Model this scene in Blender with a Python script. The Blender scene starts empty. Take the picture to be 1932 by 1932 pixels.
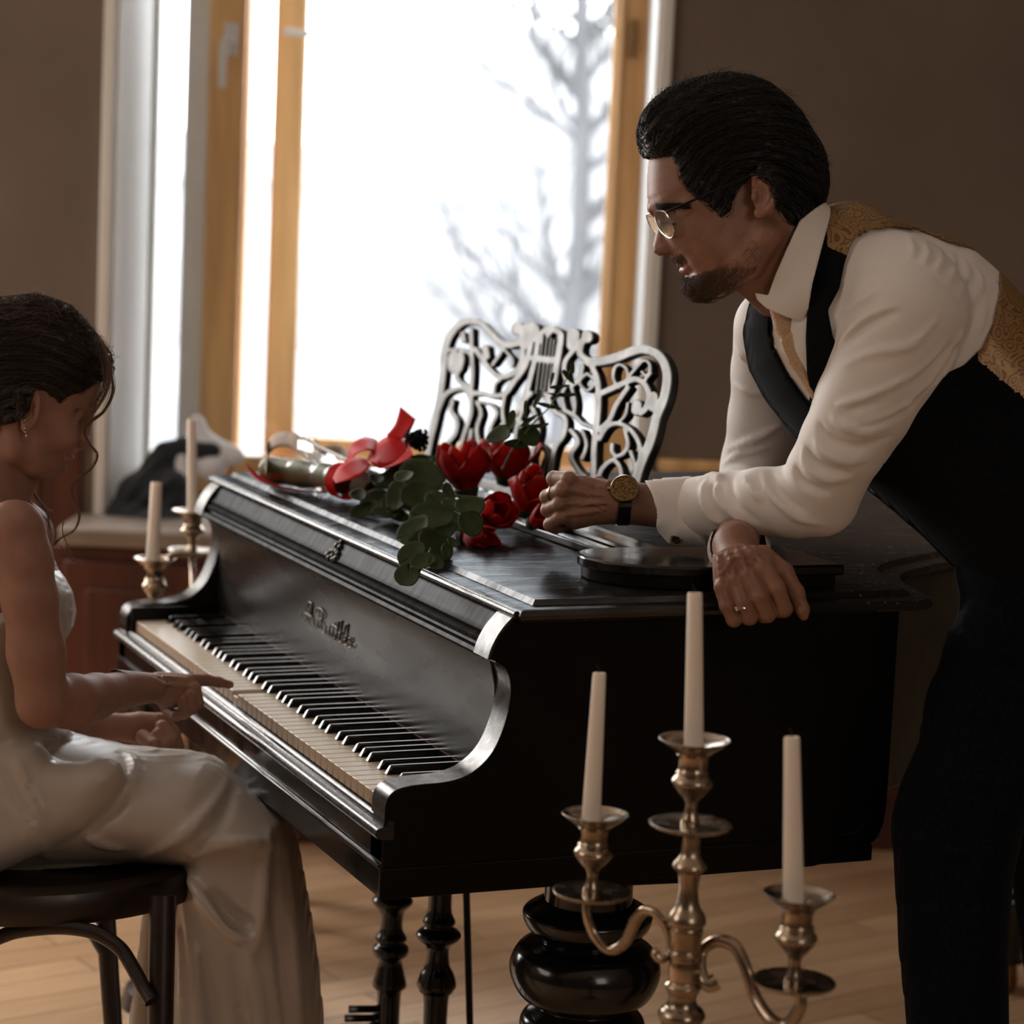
import bpy, bmesh, math, random
import numpy as np
from mathutils import Vector, Matrix
random.seed(4); rng=np.random.default_rng(4)
S=bpy.context.scene; COL=S.collection
# ---------------- camera, world, lights, exposure ----------------
CC=np.array([-0.95857921,-2.60829072,1.43737312]); FPX=4473.97
FW=np.array([0.39278283,0.91065936,-0.12814515]); RT=np.array([0.9195824,-0.39036649,0.04452204]); UP=np.array([0.00947916,0.13532752,0.99075557])
cam=bpy.data.cameras.new('camera'); camo=bpy.data.objects.new('camera',cam); COL.objects.link(camo)
cam.sensor_width=36; cam.lens=36*FPX/1932; cam.clip_start=.05; cam.clip_end=200
camo.matrix_world=Matrix(((RT[0],UP[0],-FW[0],CC[0]),(RT[1],UP[1],-FW[1],CC[1]),(RT[2],UP[2],-FW[2],CC[2]),(0,0,0,1)))
cam.dof.use_dof=True; cam.dof.focus_distance=2.98; cam.dof.aperture_fstop=4.0
S.camera=camo
S.view_settings.view_transform='Standard'; S.view_settings.look='None'; S.view_settings.gamma=1; S.view_settings.exposure=0.0
W=bpy.data.worlds.new('sky'); S.world=W; W.use_nodes=True
W.node_tree.nodes['Background'].inputs[0].default_value=(.93,.97,1,1); W.node_tree.nodes['Background'].inputs[1].default_value=9.0
R0=np.array([0.91822977,-0.39604808,0.]); F0=np.array([0.39604808,0.91822977,0.])   # room axes: along the window wall, towards it
def rm(a,b,z): return CC*np.array([1,1,0])+a*R0+b*F0+np.array([0,0,z])
def pt(x,y,d): return CC+d*(FW+RT*(x-966)/FPX-UP*(y-966)/FPX)
def area(name,loc,target,sx,sy,power,col,portal=False):
    l=bpy.data.lights.new(name,'AREA'); l.shape='RECTANGLE'; l.size=sx; l.size_y=sy; l.energy=power; l.color=col
    o=bpy.data.objects.new(name,l); COL.objects.link(o); o.location=Vector(loc)
    o.rotation_euler=(Vector(target)-Vector(loc)).to_track_quat('-Z','Z').to_euler()
    if portal: l.cycles.is_portal=True
    return o
area('window_portal',rm(-.25,5.98,1.62),rm(-.25,0,1.62),1.15,1.7,1,(1,1,1),True)
area('left_window_light',rm(-2.2,5.25,1.6),rm(-2.0,3.0,1.3),1.5,1.8,98,(1,.95,.9))
area('side_fill_light',rm(-3.3,1.9,2.45),rm(.4,2.9,.9),1.6,1.6,28,(1,.86,.73))  # soft fill lamp added for daylight from unseen windows on the left
area('rear_fill_light',rm(1.9,-.9,2.3),rm(.8,3.0,1.1),1.2,1.2,16,(1,.84,.70))  # fill lamp added behind the camera to brighten the man, not a window

# ---------------- materials ----------------
M={}
def mat(name,col,rough=.5,metal=0,spec=.5,var=0,vscale=8,bump=0,bscale=30,col2=None,stretch=None,rvar=0,sss=0,trans=0,coat=0,sheen=0,em=None,detail=3,tl=0):
    m=bpy.data.materials.new(name); m.use_nodes=True; nt=m.node_tree; b=nt.nodes['Principled BSDF']
    b.inputs['Base Color'].default_value=(*col,1); b.inputs['Roughness'].default_value=rough; b.inputs['Metallic'].default_value=metal
    b.inputs['Specular IOR Level'].default_value=spec; b.inputs['Transmission Weight'].default_value=trans
    b.inputs['Coat Weight'].default_value=coat; b.inputs['Sheen Weight'].default_value=sheen
    if sss:
        b.inputs['Subsurface Weight'].default_value=sss; b.inputs['Subsurface Radius'].default_value=(.012,.004,.002); b.inputs['Subsurface Scale'].default_value=1
    L=nt.links; N=nt.nodes
    if var or bump or rvar or col2:
        tc=N.new('ShaderNodeTexCoord'); mp=N.new('ShaderNodeMapping'); L.new(tc.outputs['Object'],mp.inputs[0])
        if stretch: mp.inputs['Scale'].default_value=stretch
        if var or col2:
            n=N.new('ShaderNodeTexNoise'); n.inputs['Scale'].default_value=vscale; n.inputs['Detail'].default_value=detail; L.new(mp.outputs[0],n.inputs[0])
            r=N.new('ShaderNodeValToRGB'); r.color_ramp.elements[0].position=.35; r.color_ramp.elements[1].position=.65
            c2=col2 or tuple(min(1,c*(1+var)) for c in col); c1=col if col2 else tuple(c*(1-var) for c in col)
            r.color_ramp.elements[0].color=(*c1,1); r.color_ramp.elements[1].color=(*c2,1)
            L.new(n.outputs[0],r.inputs[0]); L.new(r.outputs[0],b.inputs['Base Color'])
        if rvar:
            n=N.new('ShaderNodeTexNoise'); n.inputs['Scale'].default_value=vscale*1.7; n.inputs['Detail'].default_value=6; L.new(mp.outputs[0],n.inputs[0])
            q=N.new('ShaderNodeMapRange'); q.inputs[1].default_value=.3; q.inputs[2].default_value=.7; q.inputs[3].default_value=max(.02,rough-rvar); q.inputs[4].default_value=rough+rvar
            L.new(n.outputs[0],q.inputs[0]); L.new(q.outputs[0],b.inputs['Roughness'])
        if bump:
            n=N.new('ShaderNodeTexNoise'); n.inputs['Scale'].default_value=bscale; n.inputs['Detail'].default_value=4; L.new(mp.outputs[0],n.inputs[0])
            u=N.new('ShaderNodeBump'); u.inputs['Strength'].default_value=bump; u.inputs['Distance'].default_value=.002; L.new(n.outputs[0],u.inputs['Height']); L.new(u.outputs[0],b.inputs['Normal'])
    if tl:
        t=N.new('ShaderNodeBsdfTranslucent'); t.inputs[0].default_value=(*col,1); mx=N.new('ShaderNodeMixShader'); mx.inputs[0].default_value=tl
        out=[x for x in N if x.type=='OUTPUT_MATERIAL'][0]
        L.new(b.outputs[0],mx.inputs[1]); L.new(t.outputs[0],mx.inputs[2]); L.new(mx.outputs[0],out.inputs[0])
        bc=b.inputs['Base Color']
        if bc.is_linked: L.new(bc.links[0].from_socket,t.inputs[0])
    M[name]=m; return m
mat('plaster',(.18,.138,.110),.8,var=.08,vscale=3,bump=.15,bscale=60)
mat('white_paint',(.80,.79,.76),.45,var=.03)
mat('pine',(.85,.50,.22),.4,var=.25,vscale=3,stretch=(6,6,.5))
mat('red_wood',(.085,.022,.012),.45,var=.35,vscale=3,stretch=(5,5,.6))
mat('dark_wood',(.022,.012,.008),.35,var=.4,vscale=5,rvar=.1)
mat('sill_stone',(.26,.21,.175),.5,var=.1)
mat('lacquer',(.006,.006,.006),.16,spec=.55,rvar=.07,vscale=14,bump=.12,bscale=18)
mat('lacquer_worn',(.012,.010,.009),.28,spec=.6,rvar=.06,vscale=40,bump=.08,bscale=90)
mat('lacquer_dusty',(.012,.011,.010),.27,spec=.30,rvar=.05,vscale=5,var=.3,stretch=(1,.6,2))
mat('lacquer_lid',(.006,.006,.008),.24,spec=.2,rvar=.08,vscale=16,bump=.2,bscale=50,stretch=(1,3,1))
mat('lacquer_side',(.0025,.0025,.0025),.38,spec=.16,rvar=.05)
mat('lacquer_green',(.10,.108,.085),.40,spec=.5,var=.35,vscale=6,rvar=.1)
mat('ivory',(.62,.54,.43),.28,var=.05,vscale=40)
mat('key_wood',(.40,.29,.19),.5,var=.15,vscale=60)
mat('ebony',(.006,.005,.005),.12,spec=.6)
mat('red_felt',(.06,.004,.004),.9)
mat('faded_gold',(.17,.13,.09),.5,metal=.2)
mat('desk_face_sheen',(.09,.09,.085),.42,spec=.75,var=.25,vscale=25,rvar=.06)  # black lacquer; grey base paints in the window's reflection on the front
mat('desk_edge',(.004,.006,.006),.5)
mat('pewter',(.36,.29,.22),.24,metal=1,var=.25,vscale=30,rvar=.08,bump=.1,bscale=50)
mat('wax',(.80,.74,.66),.45,sss=.3)
mat('wick',(.02,.015,.012),.9)
mat('iron',(.01,.01,.01),.4,metal=.6)
mat('brass',(.30,.20,.10),.28,metal=1,var=.2,vscale=80)
mat('steel',(.6,.58,.54),.22,metal=1)
mat('skin',(.25,.125,.082),.48,spec=.4,var=.10,vscale=50,sss=.12,bump=.2,bscale=350)
mat('skin_w',(.29,.155,.112),.58,spec=.28,var=.06,vscale=50,sss=.12)
mat('lip',(.30,.13,.095),.4,sss=.1)
mat('shirt',(.74,.70,.67),.6,sheen=.2,bump=.05,bscale=900)
mat('vest',(.003,.004,.005),.95,spec=.1,sheen=.03,var=.5,vscale=300)
mat('trouser',(.0035,.0055,.009),.95,spec=.06,sheen=.03,var=.4,vscale=250)
mat('hair',(.0045,.003,.0025),.45,spec=.35)
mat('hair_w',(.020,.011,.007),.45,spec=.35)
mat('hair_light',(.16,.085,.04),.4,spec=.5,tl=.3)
mat('beard',(.075,.042,.024),.6)
mat('satin',(.41,.355,.31),.36,sheen=.05,spec=.5)
mat('tie',(.50,.33,.19),.5,bump=.4,bscale=900,var=.15,vscale=400)
mat('petal',(.46,.009,.005),.5,spec=.3,var=.35,vscale=25,tl=.35)
mat('ribbon',(.68,.006,.008),.55,tl=.35,spec=.3)
mat('leaf',(.035,.055,.018),.6,spec=.25,var=.3,vscale=25,tl=.18)
mat('leaf_edge',(.20,.12,.05),.5)
mat('stem',(.09,.12,.05),.5,var=.3,vscale=30)
mat('bark',(.10,.07,.045),.8)
mat('paper',(.30,.22,.16),.7,var=.2,vscale=40,bump=.4,bscale=60)
mat('navy_cloth',(.010,.013,.022),.8,sheen=.2)
mat('pale_cloth',(.82,.84,.88),.6,sheen=.2)
mat('seat_wood',(.012,.005,.003),.4,var=.4,vscale=20,rvar=.08)
mat('facade',(.36,.36,.37),.9,var=.08,vscale=.6)
mat('snow',(.3,.3,.3),.9)
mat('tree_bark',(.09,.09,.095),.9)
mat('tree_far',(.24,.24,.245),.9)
mat('facade_window',(.26,.26,.27),.3)
m=mat('glass',(1,1,1),.03,trans=1); N=m.node_tree.nodes; L=m.node_tree.links
g=N.new('ShaderNodeBsdfGlossy'); g.inputs['Roughness'].default_value=.02; t=N.new('ShaderNodeBsdfTransparent'); mx=N.new('ShaderNodeMixShader'); fr=N.new('ShaderNodeFresnel'); fr.inputs[0].default_value=1.45
L.new(fr.outputs[0],mx.inputs[0]); L.new(t.outputs[0],mx.inputs[1]); L.new(g.outputs[0],mx.inputs[2]); L.new(mx.outputs[0],[x for x in N if x.type=='OUTPUT_MATERIAL'][0].inputs[0])
m=mat('cellophane',(.9,.9,.9),.1); N=m.node_tree.nodes; L=m.node_tree.links
g=N.new('ShaderNodeBsdfGlossy'); g.inputs['Roughness'].default_value=.12; t=N.new('ShaderNodeBsdfTransparent'); mx=N.new('ShaderNodeMixShader'); mx.inputs[0].default_value=.12
L.new(t.outputs[0],mx.inputs[1]); L.new(g.outputs[0],mx.inputs[2]); L.new(mx.outputs[0],[x for x in N if x.type=='OUTPUT_MATERIAL'][0].inputs[0])
# old black polish: a weak even gloss over black, with dust specks towards the tail
def polish(name,base,f0,f1,g0,g1,dust):
    m=mat(name,base,.3); N=m.node_tree.nodes; L=m.node_tree.links
    df=N.new('ShaderNodeBsdfDiffuse'); g=N.new('ShaderNodeBsdfGlossy'); g.inputs[0].default_value=(.93,.96,1,1); mx=N.new('ShaderNodeMixShader')
    tc=N.new('ShaderNodeTexCoord'); mp=N.new('ShaderNodeMapping'); mp.inputs['Scale'].default_value=(3,14,3); ns=N.new('ShaderNodeTexNoise'); ns.inputs['Scale'].default_value=5; ns.inputs['Detail'].default_value=6
    L.new(tc.outputs['Object'],mp.inputs[0]); L.new(mp.outputs[0],ns.inputs[0])
    def rng_(src,a,b,c=0,d=1):
        q=N.new('ShaderNodeMapRange'); q.inputs[1].default_value=a; q.inputs[2].default_value=b; q.inputs[3].default_value=c; q.inputs[4].default_value=d; L.new(src,q.inputs[0]); return q.outputs[0]
    def mul(a,b): q=N.new('ShaderNodeMath'); q.operation='MULTIPLY'; L.new(a,q.inputs[0]); L.new(b,q.inputs[1]); return q.outputs[0]
    L.new(rng_(ns.outputs[0],.3,.7,f0,f1),mx.inputs[0]); L.new(rng_(ns.outputs[0],0,1,g0,g1),g.inputs['Roughness'])
    df.inputs[0].default_value=(*base,1)
    if dust:
        vd=N.new('ShaderNodeTexVoronoi'); vd.inputs['Scale'].default_value=75; L.new(tc.outputs['Object'],vd.inputs[0]); n2=N.new('ShaderNodeTexNoise'); n2.inputs['Scale'].default_value=9; L.new(tc.outputs['Object'],n2.inputs[0])
        sx=N.new('ShaderNodeSeparateXYZ'); L.new(tc.outputs['Object'],sx.inputs[0]); far=rng_(sx.outputs[0],.55,.95)
        sp=mul(mul(rng_(vd.outputs['Distance'],.2,.1),rng_(n2.outputs[0],.45,.58)),far)
        c1=N.new('ShaderNodeMix'); c1.data_type='RGBA'; c1.inputs[6].default_value=(*base,1); c1.inputs[7].default_value=(.07,.058,.05,1); L.new(far,c1.inputs[0])
        c2=N.new('ShaderNodeMix'); c2.data_type='RGBA'; c2.inputs[7].default_value=(.6,.52,.45,1); L.new(sp,c2.inputs[0]); L.new(c1.outputs[2],c2.inputs[6]); L.new(c2.outputs[2],df.inputs[0])
    L.new(df.outputs[0],mx.inputs[1]); L.new(g.outputs[0],mx.inputs[2]); L.new(mx.outputs[0],[x for x in N if x.type=='OUTPUT_MATERIAL'][0].inputs[0])
polish('lid_polish',(.010,.009,.009),.05,.105,.16,.34,True)
polish('fascia',(.012,.010,.009),.018,.034,.3,.42,False)
# parquet floor
m=mat('parquet',(.4,.25,.14),.38); nt=m.node_tree; N=nt.nodes; L=nt.links; b=N['Principled BSDF']
tc=N.new('ShaderNodeTexCoord'); mp=N.new('ShaderNodeMapping'); mp.inputs['Rotation'].default_value=(0,0,math.radians(-12)); L.new(tc.outputs['Object'],mp.inputs[0])
br=N.new('ShaderNodeTexBrick'); br.inputs['Scale'].default_value=1; br.inputs['Brick Width'].default_value=.75; br.inputs['Row Height'].default_value=.085; br.inputs['Mortar Size'].default_value=.0015; br.inputs['Bias'].default_value=0
br.inputs['Color1'].default_value=(.55,.34,.19,1); br.inputs['Color2'].default_value=(.76,.50,.30,1); br.inputs['Mortar'].default_value=(.10,.05,.03,1); L.new(mp.outputs[0],br.inputs[0])
ns=N.new('ShaderNodeTexNoise'); ns.inputs['Scale'].default_value=5; ns.inputs['Detail'].default_value=6; mp2=N.new('ShaderNodeMapping'); mp2.inputs['Scale'].default_value=(1.2,12,1); L.new(mp.outputs[0],mp2.inputs[0]); L.new(mp2.outputs[0],ns.inputs[0])
mr=N.new('ShaderNodeMapRange'); mr.inputs[3].default_value=.7; mr.inputs[4].default_value=1.25; L.new(ns.outputs[0],mr.inputs[0])
mu=N.new('ShaderNodeVectorMath'); mu.operation='SCALE'; L.new(br.outputs[0],mu.inputs[0]); L.new(mr.outputs[0],mu.inputs['Scale']); L.new(mu.outputs[0],b.inputs['Base Color'])
# paisley brocade of the waistcoat back
m=mat('brocade',(.3,.17,.06),.4,metal=.25); nt=m.node_tree; N=nt.nodes; L=nt.links; b=N['Principled BSDF']
tc=N.new('ShaderNodeTexCoord'); ns=N.new('ShaderNodeTexNoise'); ns.inputs['Scale'].default_value=18; ns.inputs['Detail'].default_value=1; L.new(tc.outputs['Object'],ns.inputs[0])
mx=N.new('ShaderNodeVectorMath'); mx.operation='MULTIPLY_ADD'; L.new(ns.outputs['Color'],mx.inputs[0]); mx.inputs[1].default_value=(.07,.07,.07); L.new(tc.outputs['Object'],mx.inputs[2])
vo=N.new('ShaderNodeTexVoronoi'); vo.inputs['Scale'].default_value=62; L.new(mx.outputs[0],vo.inputs[0])
sn=N.new('ShaderNodeMath'); sn.operation='SINE'; ml=N.new('ShaderNodeMath'); ml.operation='MULTIPLY'; ml.inputs[1].default_value=22; L.new(vo.outputs['Distance'],ml.inputs[0]); L.new(ml.outputs[0],sn.inputs[0])
r=N.new('ShaderNodeValToRGB'); r.color_ramp.elements[0].position=.45; r.color_ramp.elements[1].position=.6; r.color_ramp.elements[0].color=(.30,.175,.065,1); r.color_ramp.elements[1].color=(.14,.075,.028,1)
L.new(sn.outputs[0],r.inputs[0]); L.new(r.outputs[0],b.inputs['Base Color'])

# ---------------- object helpers ----------------
def tag(o,label=None,cat=None,group=None,kind=None):
    if label: o['label']=label
    if cat: o['category']=cat
    if group: o['group']=group
    if kind: o['kind']=kind
    return o
def empty(name,loc,label=None,cat=None,group=None):
    o=bpy.data.objects.new(name,None); COL.objects.link(o); o.location=Vector(loc); o.empty_display_size=.05
    return tag(o,label,cat,group)
def link(name,me,m,parent=None,smooth=True,loc=None):
    o=bpy.data.objects.new(name,me); COL.objects.link(o)
    for k in (m if isinstance(m,(list,tuple)) else [m]): me.materials.append(M[k])
    if smooth:
        me.polygons.foreach_set('use_smooth',[True]*len(me.polygons))
    if parent is not None:
        o.parent=parent; o.matrix_parent_inverse=_wm(parent).inverted()
    return o
def _wm(o):
    m=Matrix.Translation(o.location)
    if o.parent is not None: m=_wm(o.parent)@o.matrix_parent_inverse@m
    return m
def mesh(name,vs,fs):
    me=bpy.data.meshes.new(name); me.from_pydata([tuple(map(float,v)) for v in vs],[],[tuple(map(int,f)) for f in fs]); me.update(); return me
def autosm(me,ang=40):
    try: me.set_sharp_from_angle(angle=math.radians(ang))
    except Exception: pass
class MB:
    def __init__(s): s.v=[]; s.f=[]
    def add(s,vs,fs):
        n=len(s.v); s.v+= [tuple(map(float,v)) for v in vs]; s.f+=[tuple(int(i)+n for i in f) for f in fs]; return s
    def box(s,lo,hi,frame=None):
        x0,y0,z0=lo; x1,y1,z1=hi
        vs=[(x0,y0,z0),(x1,y0,z0),(x1,y1,z0),(x0,y1,z0),(x0,y0,z1),(x1,y0,z1),(x1,y1,z1),(x0,y1,z1)]
        if frame: vs=[frame(*v) for v in vs]
        return s.add(vs,[(0,3,2,1),(4,5,6,7),(0,1,5,4),(1,2,6,5),(2,3,7,6),(3,0,4,7)])
    def prism(s,poly,fn0,fn1):   # poly 2D; fn maps (p,q)->3D at the two ends
        n=len(poly); vs=[fn0(*p) for p in poly]+[fn1(*p) for p in poly]
        return s.add(vs,[tuple(range(n))[::-1],tuple(range(n,2*n))]+[(i,(i+1)%n,n+(i+1)%n,n+i) for i in range(n)])
    def lathe(s,prof,c=(0,0,0),n=48,axis=None,cap=True):
        vs=[];fs=[]
        ax=Vector(axis).normalized() if axis is not None else Vector((0,0,1))
        q=Vector((0,0,1)).rotation_difference(ax)
        for (r,z) in prof:
            for i in range(n):
                a=2*math.pi*i/n; v=q@Vector((r*math.cos(a),r*math.sin(a),z)); vs.append((c[0]+v.x,c[1]+v.y,c[2]+v.z))
        for j in range(len(prof)-1):
            for i in range(n): fs.append((j*n+i,j*n+(i+1)%n,(j+1)*n+(i+1)%n,(j+1)*n+i))
        if cap: fs+=[tuple(range(n))[::-1],tuple((len(prof)-1)*n+i for i in range(n))]
        return s.add(vs,fs)
    def tube(s,pts,rad,n=10,closed=False,flat=None):
        pts=[np.array(p,float) for p in pts]; m=len(pts); rad=rad if hasattr(rad,'__len__') else [rad]*m
        T=[]
        for i in range(m):
            a=pts[(i-1)%m] if (closed or i>0) else pts[i]; b=pts[(i+1)%m] if (closed or i<m-1) else pts[i]
            t=b-a; T.append(t/(np.linalg.norm(t)+1e-12))
        nrm=np.cross(T[0],[0,0,1.]); 
        if np.linalg.norm(nrm)<1e-3: nrm=np.cross(T[0],[1.,0,0])
        nrm/=np.linalg.norm(nrm); vs=[];fs=[]
        for i in range(m):
            nrm=nrm-T[i]*(nrm@T[i]); nrm/=np.linalg.norm(nrm)+1e-12; bn=np.cross(T[i],nrm)
            for k in range(n):
                a=2*math.pi*k/n; vs.append(pts[i]+rad[i]*(math.cos(a)*nrm*(flat or 1)+math.sin(a)*bn))
        for i in range(m if closed else m-1):
            for k in range(n): fs.append((i*n+k,((i+1)%m)*n+k,((i+1)%m)*n+(k+1)%n,i*n+(k+1)%n))
        if not closed: fs+=[tuple(range(n)),tuple((m-1)*n+k for k in range(n))[::-1]]
        return s.add(vs,fs)
    def build(s,name,m,parent=None,smooth=True,ang=40,bevel=0,seg=2,label=None,sub=0):
        me=mesh(name,s.v,s.f)
        bm=bmesh.new(); bm.from_mesh(me); bmesh.ops.recalc_face_normals(bm,faces=bm.faces); bm.to_mesh(me); bm.free()
        o=link(name,me,m,parent,smooth)
        if bevel:
            b=o.modifiers.new('b','BEVEL'); b.width=bevel; b.segments=seg; b.limit_method='ANGLE'; b.angle_limit=math.radians(35); b.harden_normals=False
        if sub:
            b=o.modifiers.new('s','SUBSURF'); b.levels=sub; b.render_levels=sub
        elif smooth: autosm(me,ang)
        if label: o['label']=label
        return o
def cr(pts,n=8,closed=False):   # Catmull-Rom through points of any dimension
    P=[np.array(p,float) for p in pts]; m=len(P); out=[]
    for i in range(m if closed else m-1):
        g=lambda j: P[j%m] if closed else P[min(max(j,0),m-1)]
        a,b,c,d=g(i-1),g(i),g(i+1),g(i+2)
        for k in range(n):
            t=k/n; out.append(.5*((2*b)+(c-a)*t+(2*a-5*b+4*c-d)*t*t+(3*b-a-3*c+d)*t**3))
    if not closed: out.append(P[-1])
    return out
# ---------------- room ----------------
def rbox(name,lo,hi,m,label=None,parent=None,bevel=0,kind='structure'):
    o=MB().box(lo,hi,rm).build(name,m,parent,bevel=bevel,smooth=bool(bevel))
    if parent is None and kind: o['kind']=kind
    if label: o['label']=label
    return o
WB=5.35; A0,A1=-.93,.285; ZS=.70
rbox('floor',(-3.6,-2.2,-.06),(3.2,5.36,0),'parquet')
o=MB(); o.box((-3.6,WB,0),(A0,WB+.55,2.9),rm).box((A1,WB,0),(3.2,WB+.55,2.9),rm).box((A0,WB,0),(A1,WB+.55,ZS-.04),rm).box((A0,WB,2.45),(A1,WB+.55,2.9),rm)
o.build('wall_back','plaster',smooth=False)['kind']='structure'
rbox('wall_left',(-3.72,-2.2,0),(-3.6,WB,2.9),'plaster'); rbox('wall_right',(3.2,-2.2,0),(3.32,WB,2.9),'plaster'); rbox('wall_front',(-3.6,-2.32,0),(3.2,-2.2,2.9),'plaster')
rbox('ceiling',(-3.6,-2.2,2.9),(3.2,WB+.55,3.0),'white_paint')
# wainscot of red-brown boards with an orange top rail
for nm,a0,a1 in (('trim_1',-3.58,A0-.05),('trim_2',A1+.05,3.18)):
    w=MB().box((a0,WB-.02,.0),(a1,WB-.002,.86),rm)
    k=a0+.05
    while k<a1-.05: w.box((k,WB-.032,.12),(min(k+.30,a1-.05),WB-.02,.78),rm); k+=.36
    w=w.build(nm,'red_wood',bevel=.004); w['kind']='structure'
for nm,a0,a1 in (('trim_3',-3.58,A0-.04),('trim_4',A1+.04,3.18)):
    w=MB().box((a0,WB-.045,.86),(a1,WB-.002,.885),rm).build(nm,'pine',bevel=.004); w['kind']='structure'
# casing and reveals
cs=MB()
cs.box((A0-.02,WB-.02,ZS-.05),(A0+.005,WB+.02,2.5),rm).box((A1-.003,WB-.02,ZS-.05),(A1+.024,WB+.02,2.5),rm)
cs.box((A0+.0,WB,ZS-.04),(A0+.012,WB+.5,2.46),rm).box((A1-.012,WB,ZS-.04),(A1,WB+.5,2.46),rm).box((A0,WB,2.43),(A1,WB+.5,2.455),rm)
cs.build('trim_5','white_paint',bevel=.004)['kind']='structure'
sill=MB().box((A0-.06,5.13,ZS-.045),(A1+.04,WB+.5,ZS),rm).build('trim_6','sill_stone',bevel=.01); sill['kind']='structure'
# window: narrow fixed light, white mullion, pine casement (double) 
B=5.84
win=empty('window_1',rm(-.3,B,ZS)); win['kind']='structure'
def wpart(name,boxes,m,par=win,bevel=.006):
    o=MB()
    for b in boxes: o.box(b[:3],b[3:],rm)
    return o.build(name,m,par,bevel=bevel)
ZT=2.42
wpart('fixed_frame',[(A0+.01,B,ZS,-.905,B+.06,ZT),(-.835,B-.03,ZS,-.775,B+.06,ZT),(-.905,B,ZS,-.835,B+.06,ZS+.05)],'white_paint')
wpart('pane',[(-.905,B+.03,ZS+.05,-.835,B+.034,ZT)],'glass',bevel=0)
wpart('casement_frame',[(-.775,B-.06,ZS,-.692,B+.0,ZT),(.215,B-.06,ZS,.288,B+.0,ZT),(-.692,B-.06,ZS,.215,B+.0,ZS+.10)],'pine')
wpart('casement_bead',[(-.70,B-.066,ZS+.09,-.688,B-.05,ZT),(.209,B-.066,ZS+.09,.222,B-.05,ZT)],'pine')
wpart('pane',[(-.692,B-.03,ZS+.10,.215,B-.026,ZT)],'glass',bevel=0)
wpart('outer_frame',[(-.775,B+.05,ZS,-.69,B+.11,ZT),(-.63,B+.05,ZS,-.555,B+.10,ZT),(-.555,B+.05,ZS,.20,B+.10,ZS+.14),(.195,B+.05,ZS,.288,B+.10,ZT)],'pine')
wpart('pane',[(-.56,B+.08,ZS+.14,.20,B+.084,ZT)],'glass',bevel=0)
h=MB().tube([rm(-.722,B-.062,1.80),rm(-.722,B-.10,1.80)],.010).tube([rm(-.722,B-.10,1.808),rm(-.734,B-.105,1.79),rm(-.737,B-.105,1.73),rm(-.737,B-.10,1.685)],[.010,.011,.010,.008])
h.box((-.74,B-.068,1.765),(-.705,B-.058,1.84),rm); h.build('window_handle','white_paint',win)
h=MB().tube([rm(-.60,B+.04,1.83),rm(-.60,B+.01,1.83),rm(-.55,B+.01,1.828),rm(-.47,B+.01,1.825)],[.01,.01,.008,.003]); h.build('window_latch','white_paint',win)
MB().tube([rm(.238,B-.07,1.80),rm(.238,B-.07,1.89)],.009).build('hinge','brass',win)
# cupboard under the sill
cb=empty('radiator_cupboard',rm(-.5,5.2,0),'reddish-brown panelled wooden cupboard under the window sill behind the seated woman','cupboard')
MB().box((-1.02,5.17,.0),(.24,5.345,ZS-.05),rm).build('carcass','red_wood',cb,bevel=.004)
for k in range(3):
    a=-1.0+k*.42; d=MB().box((a+.02,5.155,.06),(a+.40,5.17,ZS-.08),rm).box((a+.07,5.148,.12),(a+.35,5.156,ZS-.14),rm).build('door','red_wood',cb,bevel=.005)
# outside: ground, pale building, bare trees
g=MB().box((-30,6.4,-3.2),(30,60,-3.0),rm).build('ground_outside','snow',smooth=False); g['kind']='structure'
bd=empty('building',rm(0,30,-3),'pale blurred building beyond the window, behind the bare trees','building')
f=MB().box((-14,30,-3),(-2.3,36,1.6),rm).box((-2.3,30,-3),(16,36,3.6),rm).build('wall','facade',bd,smooth=False)
for i in range(9):
    for j in range(3):
        if j==2 and i<4: continue
        a=-8.2+i*1.75; z=-2.2+j*1.8
        MB().box((a,29.9,z),(a+.7,30.05,z+1.0),rm).build('window','facade_window',bd,smooth=False)
MB().prism([(-15,1.6),(-2.2,1.6),(-2.2,2.0),(-13,3.0),(-15,2.6)],lambda a,z:rm(a,29.8,z),lambda a,z:rm(a,36,z)).build('roof','facade',bd,smooth=False)
def tree(a,b,h,r,seed,label,m='tree_bark',n=26,sp=1.):
    R=random.Random(seed); t=empty('bare_tree',rm(a,b,-3),label,'tree',None)
    tr=[np.array(rm(a+.05*math.sin(k*1.3+seed),b,-3+h*k/9)) for k in range(10)]
    MB().tube(tr,[r*(1-.08*k) for k in range(10)],8).build('trunk',m,t)
    mb=MB()
    for i in range(n):
        k=R.uniform(2.2,9); p=tr[int(k)]+(tr[min(int(k)+1,9)]-tr[int(k)])*(k%1); s=R.choice((-1,1)); L=R.uniform(.5,1.5)*sp*(1.2-k/14)
        q=[p]; d=np.array(R0)*s*R.uniform(.5,1)+F0*R.uniform(-.5,.5)+np.array([0,0,R.uniform(.4,1.1)]); d/=np.linalg.norm(d)
        for e in range(4):
            q.append(q[-1]+d*L/4); d=d+np.array([R.uniform(-.3,.3),R.uniform(-.3,.3),R.uniform(-.1,.4)]); d/=np.linalg.norm(d)
            for w in range(3):
                d2=d+np.array([R.uniform(-.9,.9),R.uniform(-.9,.9),R.uniform(-.2,.8)]); d2/=np.linalg.norm(d2)
                mb.tube([q[-1],q[-1]+d2*L*.25,q[-1]+d2*L*.5+np.array([0,0,.05])],[r*.11,r*.07,r*.02],4)
        mb.tube(q,[r*.34,r*.26,r*.2,r*.14,r*.08],5)
    mb.build('branches',m,t)
tree(.35,17,7.6,.12,1,'grey bare tree outside the right half of the window',n=40)
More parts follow.
